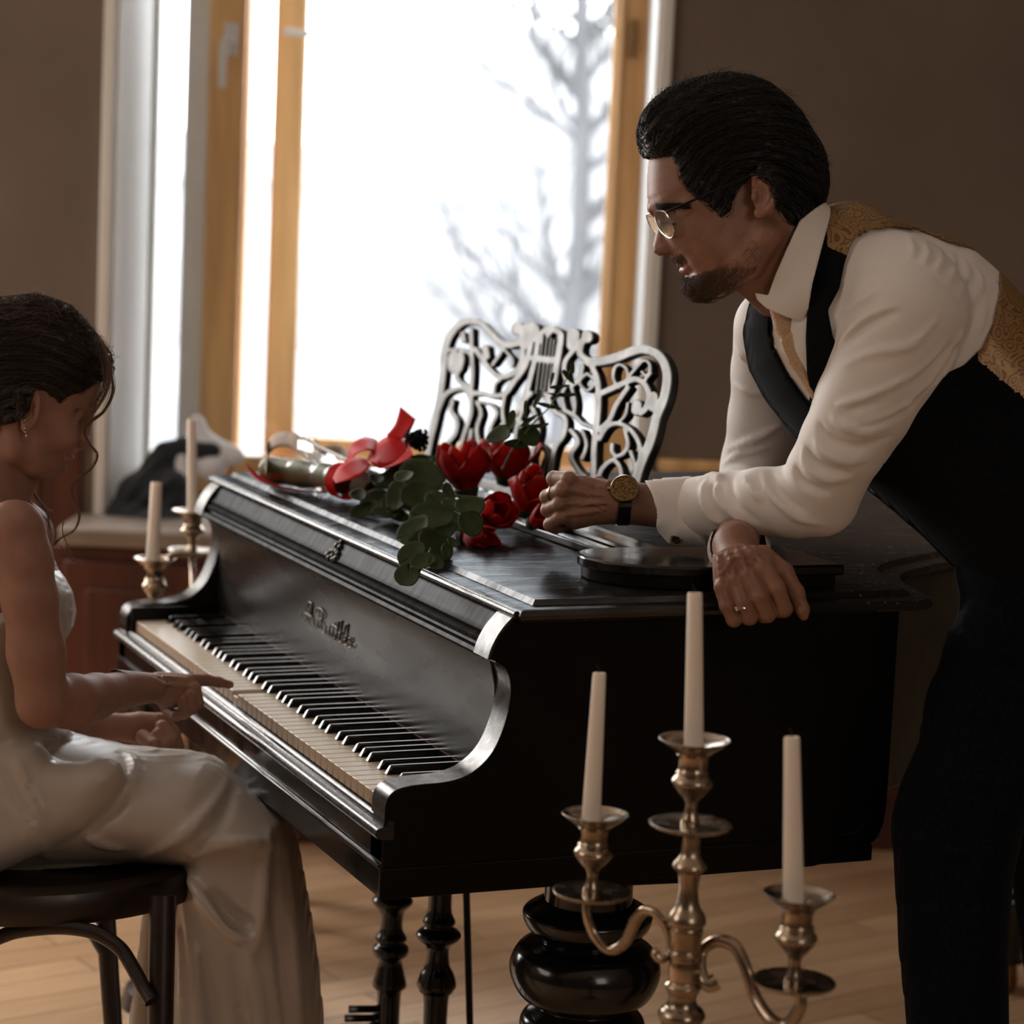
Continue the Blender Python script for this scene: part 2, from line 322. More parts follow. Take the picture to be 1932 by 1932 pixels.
tree(.05,20,7.5,.09,2,'slim bare tree outside, left of the thickest grey tree',m='tree_far',n=36,sp=1.3)
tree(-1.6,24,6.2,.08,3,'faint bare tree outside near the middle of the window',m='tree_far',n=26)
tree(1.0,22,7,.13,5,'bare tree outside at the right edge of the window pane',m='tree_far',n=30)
# ---------------- grand piano ----------------
KZ=.73
piano=empty('grand_piano',(.7,.6,0),'old black grand piano the seated woman plays and the man leans on','piano')
# cheek profile (X,Z), front lower corner first
cheek=[(-.006,.70)]+[tuple(p) for p in cr([(-.004,.715),(-.003,.735),(.006,.748),(.030,.7535),(.075,.756),(.105,.766),(.130,.790),(.146,.830),(.150,.865),(.143,.89),(.128,.9)],5)]
fas=[tuple(p) for p in cr([(.121,.902),(.126,.918),(.138,.938),(.160,.960)],5)]
prof=cheek+fas
side=prof+[(.686,.960),(.686,.69),(.683,.665),(.672,.645),(.65,.633),(.62,.628),(-.006,.628),(-.006,.70)][:-1]
lower=[(-.006,.618),(-.006,.628),(.62,.628),(.61,.618)]
mb=MB().prism(side,lambda x,z:(x,-.06,z),lambda x,z:(x,-.017,z)); mb.build('cheek','lacquer_side',piano,bevel=.0025,ang=25,label='black treble cheek and flat side nearest the camera')
far=prof+[(.3,.960),(.3,.62),(-.006,.62)]
MB().prism(far,lambda x,z:(x,1.192,z),lambda x,z:(x,1.235,z)).build('cheek','lacquer',piano,bevel=.003,ang=25)
# shiny worn top faces of the cheek curves (thin veneer strips bent over them)
def strip(pr,y0,y1,off,m,name):
    P=np.array(pr); T=np.gradient(P,axis=0); T/=np.linalg.norm(T,axis=1)[:,None]; Nn=np.stack([-T[:,1],T[:,0]],1)
    vs=[];fs=[];n=len(P)
    for o_ in (.0002,off):
        for y in (y0,y1): vs+=[(P[i,0]+Nn[i,0]*o_,y,P[i,1]+Nn[i,1]*o_) for i in range(n)]
    for i in range(n-1):
        fs+=[(2*n+i,2*n+i+1,3*n+i+1,3*n+i),(i,n+i,n+i+1,i+1),(i,i+1,2*n+i+1,2*n+i),(n+i,3*n+i,3*n+i+1,n+i+1)]
    fs+=[(0,2*n,3*n,n),(n-1,2*n-1,4*n-1,3*n-1)]
    return MB().add(vs,fs).build(name,m,piano,ang=50)
for y0,y1 in ((-.061,-.016),(1.191,1.236)):
    strip(cheek[1:],y0,y1,.0015,'lacquer_worn','cheek_veneer'); strip(fas,y0,y1,.004,'lacquer_worn','cheek_veneer')
# lower base moulding on the treble side and front rail
MB().prism([(-.008,.618),(-.008,.655),(.60,.655),(.64,.66),(.66,.675),(.670,.668),(.655,.645),(.62,.625),(.58,.618)],lambda x,z:(x,-.062,z),lambda x,z:(x,-.058,z)).build('base_moulding','lacquer_side',piano,bevel=.001)
# bent rim: outer curve (top view)
curve=cr([(.69,-.045),(.725,.02),(.752,.09),(.785,.14),(.84,.185),(.95,.245),(1.15,.335),(1.42,.46),(1.64,.60),(1.78,.78),(1.80,.98),(1.70,1.16),(1.5,1.232)],7)
outer=[tuple(p) for p in curve]
rim=outer+[(.25,1.232),(.25,-.02),(.66,-.02)]
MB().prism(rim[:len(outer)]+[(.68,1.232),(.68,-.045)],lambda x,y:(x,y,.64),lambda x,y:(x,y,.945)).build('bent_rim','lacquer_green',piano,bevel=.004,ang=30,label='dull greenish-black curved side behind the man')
MB().box((.16,-.02,.63),(.69,1.20,.94)).build('case','lacquer_side',piano,smooth=False)
MB().box((-.004,-.058,.618),(.67,1.233,.64)).build('key_bed','lacquer_side',piano,bevel=.002)
# front rail with beads
fr=MB().prism([(-.008,.620),(-.008,.655),(-.012,.657),(-.012,.660),(-.006,.662),(-.006,.692),(.03,.692),(.03,.62)],lambda x,z:(x,-.0592,z),lambda x,z:(x,1.2345,z)); fr.build('front_rail','lacquer',piano,bevel=.0012)
sl=[(-.006,.690),(-.013,.692)]+[tuple(p) for p in cr([(-.016,.697),(-.014,.703),(-.008,.7055),(-.003,.7055),(-.001,.710),(.003,.7125)],4)]+[(.008,.7115),(.008,.69)]
MB().prism(sl,lambda x,z:(x,-.0605,z),lambda x,z:(x,1.236,z)).build('key_slip','lacquer_worn',piano,bevel=.0008,ang=35)
# nameboard (fallboard), fascia and its mouldings
MB().prism([(.150,.735),(.150,.80),(.147,.86),(.139,.895),(.139,.905),(.170,.905),(.170,.735)],lambda x,z:(x,-.016,z),lambda x,z:(x,1.191,z)).build('fallboard','lacquer_dusty',piano,bevel=.0015,ang=30)
MB().box((.148,-.016,.7405),(.150,1.191,.7412)).build('felt_strip','red_felt',piano,smooth=False)
fp=[(.124,.898),(.120,.9),(.118,.904),(.121,.908),(.128,.909),(.130,.912),(.126,.915),(.126,.919),(.131,.922),(.134,.923),(.132,.927),(.136,.930)]
fs2=fp+[tuple(p) for p in cr([(.139,.934),(.143,.941),(.150,.950),(.162,.958)],4)]+[(.19,.958),(.19,.898)]
MB().prism(fs2,lambda x,z:(x,-.0165,z),lambda x,z:(x,1.1915,z)).build('fallboard_moulding','fascia',piano,ang=30)
# small carved ornament on the fascia: grape-like cluster of leaves
og=MB(); cY=.565; 
for dy,dz,r in ((0,.052,.005),(-.007,.045,.005),(.007,.045,.005),(-.004,.038,.005),(.005,.037,.005),(-.012,.036,.005),(.012,.036,.005),(0,.030,.005),(-.016,.029,.006),(.016,.029,.006),(-.008,.026,.005),(.008,.026,.005)):
    z=.902+dz*.92; x=np.interp(z,[.925,.934,.941,.950,.958],[.134,.139,.143,.150,.162])
    og.lathe([(r*math.sin(a)*1.0,-r*math.cos(a)*1.0) for a in np.linspace(.05,math.pi-.05,7)],(x-.001,cY+dy*1.1,z),10)
og.build('carved_ornament','lacquer_worn',piano)
# cursive maker's name in faded gold on the fallboard
def stroke(pts,w=.0011): return [(np.array(p)) for p in cr(pts,6)]
letters=[
 [(0.2,1.0),(0,.6),(.1,.25),(.45,.15),(.8,.8),(1.15,1.75),(1.25,2.0),(1.1,1.2),(1.05,.5),(1.15,.1),(1.35,.15)],[(.55,1.35),(.75,1.8),(1.0,2.1),(1.3,2.05)],[(.4,.85),(.8,.95),(1.3,.85)],
 [(1.62,.05),(1.68,.1),(1.62,.12)],
 [(2.5,1.8),(2.35,1.0),(2.1,.2),(1.8,.1),(1.75,.5),(2.0,.95),(2.3,.9)],[(1.95,1.5),(2.2,1.95),(2.7,2.0),(3.0,1.65),(2.75,1.2),(2.4,1.05),(2.7,.7),(2.85,.2),(3.1,.05),(3.3,.3)],
 [(3.85,.75),(3.5,.85),(3.3,.4),(3.45,.05),(3.75,.3),(3.9,.8),(3.8,.3),(3.95,.05),(4.15,.25)],
 [(4.55,1.6),(4.3,.7),(4.25,.15),(4.45,.05),(4.65,.3)],[(4.15,1.15),(4.5,1.2),(4.8,1.15)],
 [(4.65,.1),(4.95,.9),(5.2,1.7),(5.25,1.9),(5.1,1.8),(4.9,1.0),(4.75,.05)],[(4.8,.35),(5.05,.8),(5.2,.65),(5.15,.15),(5.35,.1),(5.5,.3)],
 [(5.45,.1),(5.75,.9),(6.0,1.7),(6.05,1.9),(5.9,1.8),(5.7,1.0),(5.55,.05)],[(5.6,.3),(5.85,.8),(6.0,.65),(5.75,.45),(5.7,.35),(5.95,.05),(6.2,.2)],
 [(6.2,.35),(6.5,.6),(6.5,.85),(6.3,.8),(6.2,.4),(6.35,.05),(6.6,.1),(6.85,.4)]]
lm=MB()
for s_ in letters:
    P=cr([(a,b) for a,b in s_],5); lm.tube([(.1462-.0004*0+ (0 if z<.86 else 0),.730-.0338*p[0],z) for p in P for z in [.806+.0165*p[1]]],[.0011]*len(P),5)
lm.build('maker_name','faded_gold',piano)
# keys
wh=MB().box((.007,0.0004,KZ-.018),(.150,.0228,KZ)).build('white_key','ivory',piano,bevel=.0012)
wh.data.materials.append(M['key_wood'])
for p_ in wh.data.polygons:
    if p_.normal.x<-.5: p_.material_index=1
def copy_part(o,dy,nm=None,dz=0):
    c=o.copy(); c.location=o.location+Vector((0,dy,dz)); c.parent=o.parent; c.matrix_parent_inverse=o.matrix_parent_inverse.copy(); COL.objects.link(c); return c
for i in range(1,50): copy_part(wh,i*.0235,dz=(-.006 if i==25 else 0))
bk=MB().add([(.050,-.0058,KZ-.001),(.050,.0058,KZ-.001),(.152,.0058,KZ-.001),(.152,-.0058,KZ-.001),(.057,-.0043,KZ+.0115),(.057,.0043,KZ+.0115),(.152,.0043,KZ+.0115),(.152,-.0043,KZ+.0115)],[(0,3,2,1),(4,5,6,7),(0,1,5,4),(1,2,6,5),(2,3,7,6),(3,0,4,7)]).build('black_key','ebony',piano,bevel=.002,seg=3)
first=True; names='AGFEDCB'   # from the treble end downwards
pos=[]
for i in range(1,50):   # boundary i lies between white key i-1 (upper) and i (lower)
    up,lo=names[(i-1)%7],names[i%7]
    if (up,lo) in (('A','G'),('G','F'),('E','D'),('D','C'),('B','A')):
        off={'AG':0,'GF':.0028,'ED':-.0022,'DC':.0022,'BA':-.0028}[up+lo]; pos.append(i*.0235+off)
for k,y in enumerate(pos):
    if k==0: bk.location=Vector((0,y,0)); base=y
    else: copy_part(bk,y-base)
MB().box((-.0,1.1755,.70),(.15,1.192,.752)).build('key_block','lacquer_side',piano,bevel=.002)
MB().box((.003,-.017,.70),(.15,-.0005,.735)).build('key_block','lacquer_side',piano,bevel=.002)
# lid: main slab with lower ledge and raised field, follows the bent side
lo=[(.150,-.078),(.70,-.078),(.728,-.068),(.738,-.045)]+[tuple(p) for p in cr([(.742,-.02),(.768,.062),(.795,.113),(.823,.142),(.86,.167),(.966,.229),(1.17,.318),(1.44,.44),(1.66,.585),(1.805,.78),(1.825,.99),(1.72,1.18),(1.5,1.252)],6)]+[(.150,1.252)]
def inset(poly,d):
    P=np.array(poly); n=len(P); out=[]
    for i in range(n):
        a,b,c=P[i-1],P[i],P[(i+1)%n]; t1=(b-a)/(np.linalg.norm(b-a)+1e-9); t2=(c-b)/(np.linalg.norm(c-b)+1e-9)
        n1=np.array([-t1[1],t1[0]]); n2=np.array([-t2[1],t2[0]]); m_=n1+n2; m_/=np.linalg.norm(m_)+1e-9; out.append(tuple(b+m_*d/max(.5,m_@n1)))
    return out
def lofted(layers):
    m_=MB(); n=len(layers[0][0]); vs=[]; fs=[]
    for P,z in layers: vs+=[(p[0],p[1],z) for p in P]
    for j in range(len(layers)-1):
        for i in range(n): fs.append((j*n+i,j*n+(i+1)%n,(j+1)*n+(i+1)%n,(j+1)*n+i))
    fs+=[tuple(range(n))[::-1],tuple((len(layers)-1)*n+i for i in range(n))]
    return m_.add(vs,fs)
lofted([(inset(lo,.004),.948),(inset(lo,.0),.952),(inset(lo,-.002),.957),(inset(lo,.001),.962),(inset(lo,.006),.9635),(inset(lo,.026),.9645),(inset(lo,.031),.971),(inset(lo,.034),.9715)]).build('lid','lid_polish',piano,ang=22)
MB().tube([(.1485,-.07,.957),(.1485,.6,.957),(.1485,1.245,.957)],.0048,10).build('lid_bead','lacquer_worn',piano)
# near turned leg
def turned(name,c,prof,m='lacquer',lab=None): 
    P=cr(prof,6); o=MB().lathe([(max(.001,p[0]),p[1]) for p in P],c,56).build(name,m,piano); 
    return o
MB().prism([(.225,.618),(.238,.604),(.265,.594),(.44,.588),(.452,.603),(.492,.605),(.50,.618)],lambda x,z:(x,.0,z),lambda x,z:(x,.25,z)).build('leg_block','lacquer_side',piano,bevel=.003)
lp=[(.058,.60),(.058,.545),(.062,.542),(.082,.530),(.085,.52),(.078,.505),(.060,.492),(.062,.487),(.085,.482),(.098,.462),(.098,.44),(.085,.415),(.062,.403),(.06,.398),(.078,.388),(.083,.372),(.075,.35),(.055,.33),(.05,.2),(.065,.17),(.065,.14),(.045,.1),(.04,.05),(.045,.04)]
turned('leg',(.345,.105,0),[(r,z) for r,z in lp][::-1])
turned('leg',(.17,1.10,0),[(r*.8,z) for r,z in lp][::-1]); turned('leg',(1.66,1.02,0),[(r,z+.02) for r,z in lp][::-1])
MB().lathe([(.03,0),(.035,.02),(.03,.045)],(.345,.105,0)).build('castor','brass',piano); MB().lathe([(.03,0),(.035,.02),(.03,.045)],(.17,1.10,0)).build('castor','brass',piano); MB().lathe([(.03,0),(.035,.02),(.03,.06)],(1.66,1.02,0)).build('castor','brass',piano)
# pedal lyre: two turned posts, rods, pedal box
def post(name,c,ms):
    pr_=[(.021,.62),(.020,.60)]
    for z,k in ms: pr_+=k
    P=cr([(r,z) for r,z in pr_],5); return MB().lathe([(p[0],p[1]) for p in P][::-1],c,32).build(name,'lacquer',piano)
post('lyre_post',(.283,.66,0),[(0,[(.016,.56),(.0165,.45),(.019,.41),(.023,.405),(.019,.398),(.029,.388),(.030,.38),(.018,.365),(.017,.34),(.024,.325),(.020,.318),(.027,.31),(.026,.30),(.018,.29),(.022,.27),(.026,.25),(.018,.235),(.018,.12)])])
post('lyre_post',(.300,.51,0),[(0,[(.018,.58),(.024,.572),(.0345,.562),(.034,.556),(.024,.54),(.018,.49),(.017,.44),(.018,.41),(.024,.395),(.021,.388),(.032,.378),(.031,.37),(.017,.355),(.018,.33),(.025,.315),(.029,.30),(.025,.29),(.018,.27),(.018,.12)])])
MB().box((.22,.40,.60),(.38,.74,.62)).build('lyre_block','lacquer_side',piano,bevel=.006)
MB().tube([(.325,.50,.60),(.36,.50,.12)],.0055,8).build('pedal_rod','iron',piano)
MB().box((.20,.42,.06),(.40,.76,.13)).build('pedal_box','lacquer',piano,bevel=.008)
for y in (.52,.64): MB().tube([(.22,y,.08),(.14,y,.075),(.06,y,.05),(.04,y,.05)],[.009,.009,.014,.010],10).build('pedal','brass',piano)
br_=MB()
for k in range(3): br_.tube([(.30-.006*k,.68,.215-.014*k),(.262-.006*k,.66,.215-.014*k),(.222-.006*k,.67,.215-.014*k)],.006,8)
br_.build('lyre_brace','lacquer',piano)
# ---------------- implicit-surface modeller for figures, cloth and petals ----------------
def inpoly(P,U,V):
    P=np.array(P,float); ins=np.zeros(np.broadcast(U,V).shape,bool); n=len(P)
    for i in range(n):
        a=P[i]; b=P[(i+1)%n]; x=(b[0]-a[0])*(V-a[1])/((b[1]-a[1]) if b[1]!=a[1] else 1e-9)+a[0]; ins^=((a[1]>V)!=(b[1]>V))&(U<x)
    return ins
def polysd(P,U,V):   # signed distance to an outline, by lookup table
    lo=P.min(0)-40; hi=P.max(0)+40; h=2.0; gx=np.arange(lo[0],hi[0]+h,h); gy=np.arange(lo[1],hi[1]+h,h); X=gx[:,None]; Y=gy[None,:]
    d2=np.full((len(gx),len(gy)),1e9)
    for i in range(len(P)):
        a=P[i]; b=P[(i+1)%len(P)]; e=b-a; t=np.clip(((X-a[0])*e[0]+(Y-a[1])*e[1])/(e@e+1e-9),0,1); d2=np.minimum(d2,(X-a[0]-t*e[0])**2+(Y-a[1]-t*e[1])**2)
    T=(np.sqrt(d2)*np.where(inpoly(P,X,Y),-1,1)).astype(np.float32)
    fx=np.clip((U-lo[0])/h,0,len(gx)-1.001); fy=np.clip((V-lo[1])/h,0,len(gy)-1.001); ix=fx.astype(np.int32); iy=fy.astype(np.int32); ax=fx-ix; ay=fy-iy
    return (T[ix,iy]*(1-ax)*(1-ay)+T[ix+1,iy]*ax*(1-ay)+T[ix,iy+1]*(1-ax)*ay+T[ix+1,iy+1]*ax*ay).astype(np.float32)
class SDF:
    """field in a rigid local frame: origin on the camera axis at depth d0, unit = one photo pixel at that depth"""
    def __init__(s,d0,lo,hi,h):
        s.d0=d0; s.s=d0/FPX; s.h=h; s.lo=np.array(lo,float); s.n=[int((hi[i]-lo[i])/h)+2 for i in range(3)]
        s.ax=[(s.lo[i]+h*np.arange(s.n[i])).astype(np.float32) for i in range(3)]
        s.d=np.full(s.n,400.,np.float32)
    def L(s,x,y,d): k=d/s.d0; return np.array([966+(x-966)*k,966+(y-966)*k,(s.d0-d)/s.s])   # photo pixel + depth -> local
    def Wd(s,P): P=np.asarray(P,float); return CC+s.d0*FW+s.s*((P[...,0:1]-966)*RT-(P[...,1:2]-966)*UP-P[...,2:3]*FW)
    def _sl(s,lo,hi):
        sl=[];
        for i in range(3):
            a=max(0,int((lo[i]-s.lo[i])/s.h)); b=min(s.n[i],int((hi[i]-s.lo[i])/s.h)+2)
            if b<=a: return None,None
            sl.append(slice(a,b))
        return tuple(sl),(s.ax[0][sl[0]][:,None,None],s.ax[1][sl[1]][None,:,None],s.ax[2][sl[2]][None,None,:])
    def _mix(s,sl,b,k,op):
        a=s.d[sl]
        if op=='u':
            h=np.maximum(k-np.abs(a-b),0)/max(k,1e-6); s.d[sl]=np.minimum(a,b)-h*h*k*.25
        elif op=='s':
            b=-b; h=np.maximum(k-np.abs(a-b),0)/max(k,1e-6); s.d[sl]=np.maximum(a,b)+h*h*k*.25
        elif op=='i':
            s.d[sl]=np.maximum(a,b)
    def cap(s,a,b,ra,rb=None,k=12,op='u',sq=None):
        a=np.asarray(a,float); b=np.asarray(b,float); rb=ra if rb is None else rb; m=max(ra,rb)+k+2*s.h
        sl,g=s._sl(np.minimum(a,b)-m,np.maximum(a,b)+m)
        if sl is None: return s
        v=b-a; L2=float(v@v)+1e-9
        px,py,pz=g[0]-a[0],g[1]-a[1],g[2]-a[2]
        t=np.clip((px*v[0]+py*v[1]+pz*v[2])/L2,0,1)
        d=np.sqrt((px-t*v[0])**2+(py-t*v[1])**2+(pz-t*v[2])**2)-(ra+(rb-ra)*t)
        s._mix(sl,d.astype(np.float32),k,op); return s
    def chain(s,pts,rs,k=12,op='u'):
        for i in range(len(pts)-1): s.cap(pts[i],pts[i+1],rs[i],rs[i+1],k,op)
        return s
    def ell(s,c,r,k=12,rot=(0,0,0),op='u'):   # rot degrees: about w (in picture plane), about v, about u
        c=np.asarray(c,float); r=np.asarray(r,float); m=r.max()+k+2*s.h
        sl,g=s._sl(c-m,c+m)
        if sl is None: return s
        Rm=np.array((Matrix.Rotation(math.radians(rot[0]),3,'Z')@Matrix.Rotation(math.radians(rot[1]),3,'Y')@Matrix.Rotation(math.radians(rot[2]),3,'X')))
        p=[g[0]-c[0],g[1]-c[1],g[2]-c[2]]; q=[sum(Rm[j,i]*p[j] for j in range(3))/r[i] for i in range(3)]
        k0=np.sqrt(q[0]**2+q[1]**2+q[2]**2); k1=np.sqrt((q[0]/r[0])**2+(q[1]/r[1])**2+(q[2]/r[2])**2)+1e-9
        d=k0*(k0-1)/k1
        s._mix(sl,np.minimum(d,400).astype(np.float32),k,op); return s
    def poly(s,P,T,R=None,w0=0,k=12,op='u',tilt=0):   # traced outline swelled to half-thickness T with edge rounding R
        P=np.array(P,float); R=T if R is None else R; m=k+2*s.h
        sl,g=s._sl((P[:,0].min()-m,P[:,1].min()-m,w0-T-m-abs(tilt)*200),(P[:,0].max()+m,P[:,1].max()+m,w0+T+m+abs(tilt)*200))
        if sl is None: return s
        u,v=np.broadcast_arrays(g[0][:,:,0],g[1][:,:,0]); u=u.astype(float); v=v.astype(float)
        d2=np.full(u.shape,1e9); ins=np.zeros(u.shape,bool); n=len(P)
        for i in range(n):
            a=P[i]; b=P[(i+1)%n]; e=b-a; wx=u-a[0]; wy=v-a[1]; t=np.clip((wx*e[0]+wy*e[1])/(e@e+1e-9),0,1)
            d2=np.minimum(d2,(wx-t*e[0])**2+(wy-t*e[1])**2)
            c=((a[1]>v)!=(b[1]>v)); 
            with np.errstate(divide='ignore',invalid='ignore'): x=(b[0]-a[0])*(v-a[1])/((b[1]-a[1]) if b[1]!=a[1] else 1e-9)+a[0]
            ins^=c&(u<x)
        s2=(np.sqrt(d2)*np.where(ins,-1,1))[:,:,None]
        w=np.abs(g[2]-w0-(tilt*(g[0]-P[:,0].mean()) if tilt else 0))
        # elliptical swelling: half thickness falls to zero at the outline
        q=np.clip(-s2/R,0,1); th=T*np.sqrt(np.maximum(1-(1-q)**2,0))
        din=np.maximum(w-th,-np.minimum(-s2,T))*.85; dout=np.sqrt(np.maximum(s2,0)**2+w**2)
        d=np.where(s2<0,din,dout)
        s._mix(sl,d.astype(np.float32),k,op); return s
    def clip(s,P,mode='i',wlo=-1e9,whi=1e9,k=0):   # cut by an outline (as seen from the photo side) between two depths
        P=np.array(P,float); sl=(slice(None),)*3
        u=s.ax[0][:,None,None]; v=s.ax[1][None,:,None]; w=s.ax[2][None,None,:]; q=FPX/(FPX-w); U=966+(u-966)*q; V=966+(v-966)*q
        d=polysd(P,U,V); wm=np.maximum(wlo-w,w-whi); d=np.maximum(d,wm)
        if mode=='i': s.d=np.maximum(s.d,d.astype(np.float32))
        else: s.d=np.maximum(s.d,-d.astype(np.float32))
        return s
    def like(s,off=0): o=SDF.__new__(SDF); o.__dict__.update(s.__dict__); o.d=s.d+off; return o
    def val(s,P):
        q=(np.asarray(P,float)-s.lo)/s.h; i=np.clip(np.floor(q).astype(int),0,np.array(s.n)-2); f=np.clip(q-i,0,1)
        r=0
        for a in (0,1):
            for b in (0,1):
                for c in (0,1):
                    r=r+s.d[i[...,0]+a,i[...,1]+b,i[...,2]+c]*(f[...,0] if a else 1-f[...,0])*(f[...,1] if b else 1-f[...,1])*(f[...,2] if c else 1-f[...,2])
        return r
    def grad(s,P,e=None):
        e=e or s.h; P=np.asarray(P,float); g=np.stack([s.val(P+np.eye(3)[i]*e)-s.val(P-np.eye(3)[i]*e) for i in range(3)],-1)
        return g/(np.linalg.norm(g,axis=-1,keepdims=True)+1e-9)
    def hit(s,x,y,off=0):     # first surface point seen at a photo pixel
        w=s.lo[2]+s.h*(s.n[2]-1); 
        while w>s.lo[2]:
            q=(FPX-w)/FPX; P=np.array([966+(x-966)*q,966+(y-966)*q,w]); v=float(s.val(P))
            if v<=off: return P
            w-=max(.7,min(v*.6,8))
        q=(FPX)/FPX; return None
    def ridge(s,pts,r=4,k=8,sink=.3,op='u',n=5):
        Q=[s.hit(*p) for p in cr([(a,b) for a,b in pts],n)]; Q=[q for q in Q if q is not None]; out=[]
        for q in Q: out.append(q-s.grad(q)*r*sink)
        m=len(out)
        out2=[o for i,o in enumerate(out) if i==0 or np.linalg.norm(o-out[i-1])<60]
        m=len(out2)
        for i in range(m-1):
            t0=math.sin(math.pi*(i+.4)/(m)); t1=math.sin(math.pi*(i+1.4)/(m)); s.cap(out2[i],out2[i+1],max(.5,r*t0),max(.5,r*t1),k,op)
        return s
    def tri(s):
        d=s.d; n=s.n; neg=d<0
        c=[neg[i:n[0]-1+i,j:n[1]-1+j,k:n[2]-1+k] for i in (0,1) for j in (0,1) for k in (0,1)]
        cnt=sum(x.astype(np.int8) for x in c); act=(cnt>0)&(cnt<8); idx=np.full(act.shape,-1,np.int64); I=np.argwhere(act); idx[act]=np.arange(len(I))
        acc=np.zeros((len(I),3)); num=np.zeros(len(I))
        for ax in range(3):
            o=[0,1,2]; o.remove(ax)
            for a in (0,1):
                for b in (0,1):
                    p=I.copy(); p[:,o[0]]+=a; p[:,o[1]]+=b; q=p.copy(); q[:,ax]+=1
                    v0=d[p[:,0],p[:,1],p[:,2]]; v1=d[q[:,0],q[:,1],q[:,2]]; m=(v0<0)!=(v1<0)
                    t=np.where(m,v0/(v0-v1+1e-12),0); pos=p.astype(float); pos[:,ax]+=t; acc+=pos*m[:,None]; num+=m
        V=acc/np.maximum(num,1)[:,None]*s.h+s.lo
        F=[]
        for ax in range(3):
            o=[(ax+1)%3,(ax+2)%3]
            sl0=[slice(None)]*3; sl1=[slice(None)]*3; sl0[ax]=slice(0,n[ax]-1); sl1[ax]=slice(1,n[ax])
            ch=np.argwhere(neg[tuple(sl0)]!=neg[tuple(sl1)])
            ok=(ch[:,o[0]]>0)&(ch[:,o[1]]>0)&(ch[:,o[0]]<n[o[0]]-1)&(ch[:,o[1]]<n[o[1]]-1)
            ch=ch[ok]; fl=neg[ch[:,0],ch[:,1],ch[:,2]]
            def at(da,db):
                p=ch.copy(); p[:,o[0]]-=da; p[:,o[1]]-=db; return idx[p[:,0],p[:,1],p[:,2]]
            q=np.stack([at(1,1),at(0,1),at(0,0),at(1,0)],1)
            q[~fl]=q[~fl][:,::-1]; F.append(q)
        F=np.concatenate(F); F=F[(F>=0).all(1)]
        return V,F
    def build(s,name,m,parent=None,smooth_it=0,label=None,mats=None,chooser=None,extra=(),seam=None):
        V,F=s.tri(); F=F[:,::-1]
        if seam is not None:      # pull vertices next to a sewn seam exactly onto it
            best=np.full(len(V),1e9); tgt=V[:,:2].copy()
            for a,b in zip(seam,seam[1:]):
                a=np.array(a,float); b=np.array(b,float); e=b-a; t=np.clip(((V[:,:2]-a)@e)/(e@e),0,1); q=a+t[:,None]*e; d=np.linalg.norm(V[:,:2]-q,axis=1); m_=d<best; best[m_]=d[m_]; tgt[m_]=q[m_]
            m_=best<s.h*.62; V[m_,:2]=tgt[m_]
        vw=s.Wd(V); Fs=F; off=len(vw)
        for e in extra:
            V2,F2=e.tri(); F2=F2[:,::-1]; v2=e.Wd(V2); vw=np.concatenate([vw,v2]); Fs=np.concatenate([Fs,F2+off]); off+=len(v2)
        me=bpy.data.meshes.new(name); me.vertices.add(len(vw)); me.vertices.foreach_set('co',vw.astype(np.float32).ravel())
        me.loops.add(Fs.size); me.loops.foreach_set('vertex_index',Fs.astype(np.int32).ravel())
        me.polygons.add(len(Fs)); me.polygons.foreach_set('loop_start',np.arange(0,Fs.size,4,dtype=np.int32)); me.update(calc_edges=True); me.validate()
        o=link(name,me,mats or m,parent)
        if chooser is not None:
            Vc=V[F].mean(1); mi=np.asarray(chooser(Vc),np.int32); mi=np.concatenate([mi,np.zeros(len(Fs)-len(F),np.int32)])[:len(me.polygons)]; me.polygons.foreach_set('material_index',mi)
        if smooth_it:
            q=o.modifiers.new('s','SMOOTH'); q.iterations=smooth_it; q.factor=.5
        if label: o['label']=label
        return o
def strands(name,curves,m,parent,r0=.0004,r1=.0001,label=None):
    hc=bpy.data.hair_curves.new(name); hc.add_curves([len(c) for c in curves])
    pos=np.concatenate([np.asarray(c,np.float32) for c in curves]); hc.position_data.foreach_set('vector',pos.ravel())
    rad=np.concatenate([np.linspace(r0,r1,len(c)) for c in curves]).astype(np.float32)
    a=hc.attributes.get('radius') or hc.attributes.new('radius','FLOAT','POINT'); a.data.foreach_set('value',rad)
    o=bpy.data.objects.new(name,hc); COL.objects.link(o); hc.materials.append(M[m])
    if parent is not None: o.parent=parent; o.matrix_parent_inverse=_wm(parent).inverted()
    if label: o['label']=label
    return o
def comb(F,roots,flow,n=14,step=7,lift=1.5,jit=.25,curl=0,seed=1,spread=0):
    """strands that lie on a field's surface: roots Nx3 local, flow(P)->direction"""
    R=np.random.default_rng(seed); P=np.array(roots,float); N=len(P); out=[P.copy()]; D=None; ph=R.uniform(0,6.28,N); lf=R.uniform(.1,1,N)[:,None]*lift
    J=R.normal(0,jit,(N,3))
    for i in range(n):
        g=F.grad(P); d=flow(P)+J; d=d-(d*g).sum(1)[:,None]*g; d/=np.linalg.norm(d,axis=1)[:,None]+1e-9
        if curl: c=np.cross(g,d); d=d+c*(curl*np.sin(ph+i*.8))[:,None]
        P=P+d*step; v=F.val(P); g=F.grad(P); P=P-g*(v[:,None]-lf*(1+spread*i/n)); out.append(P.copy())
    A=np.stack(out,1); return [F.Wd(a) for a in A]
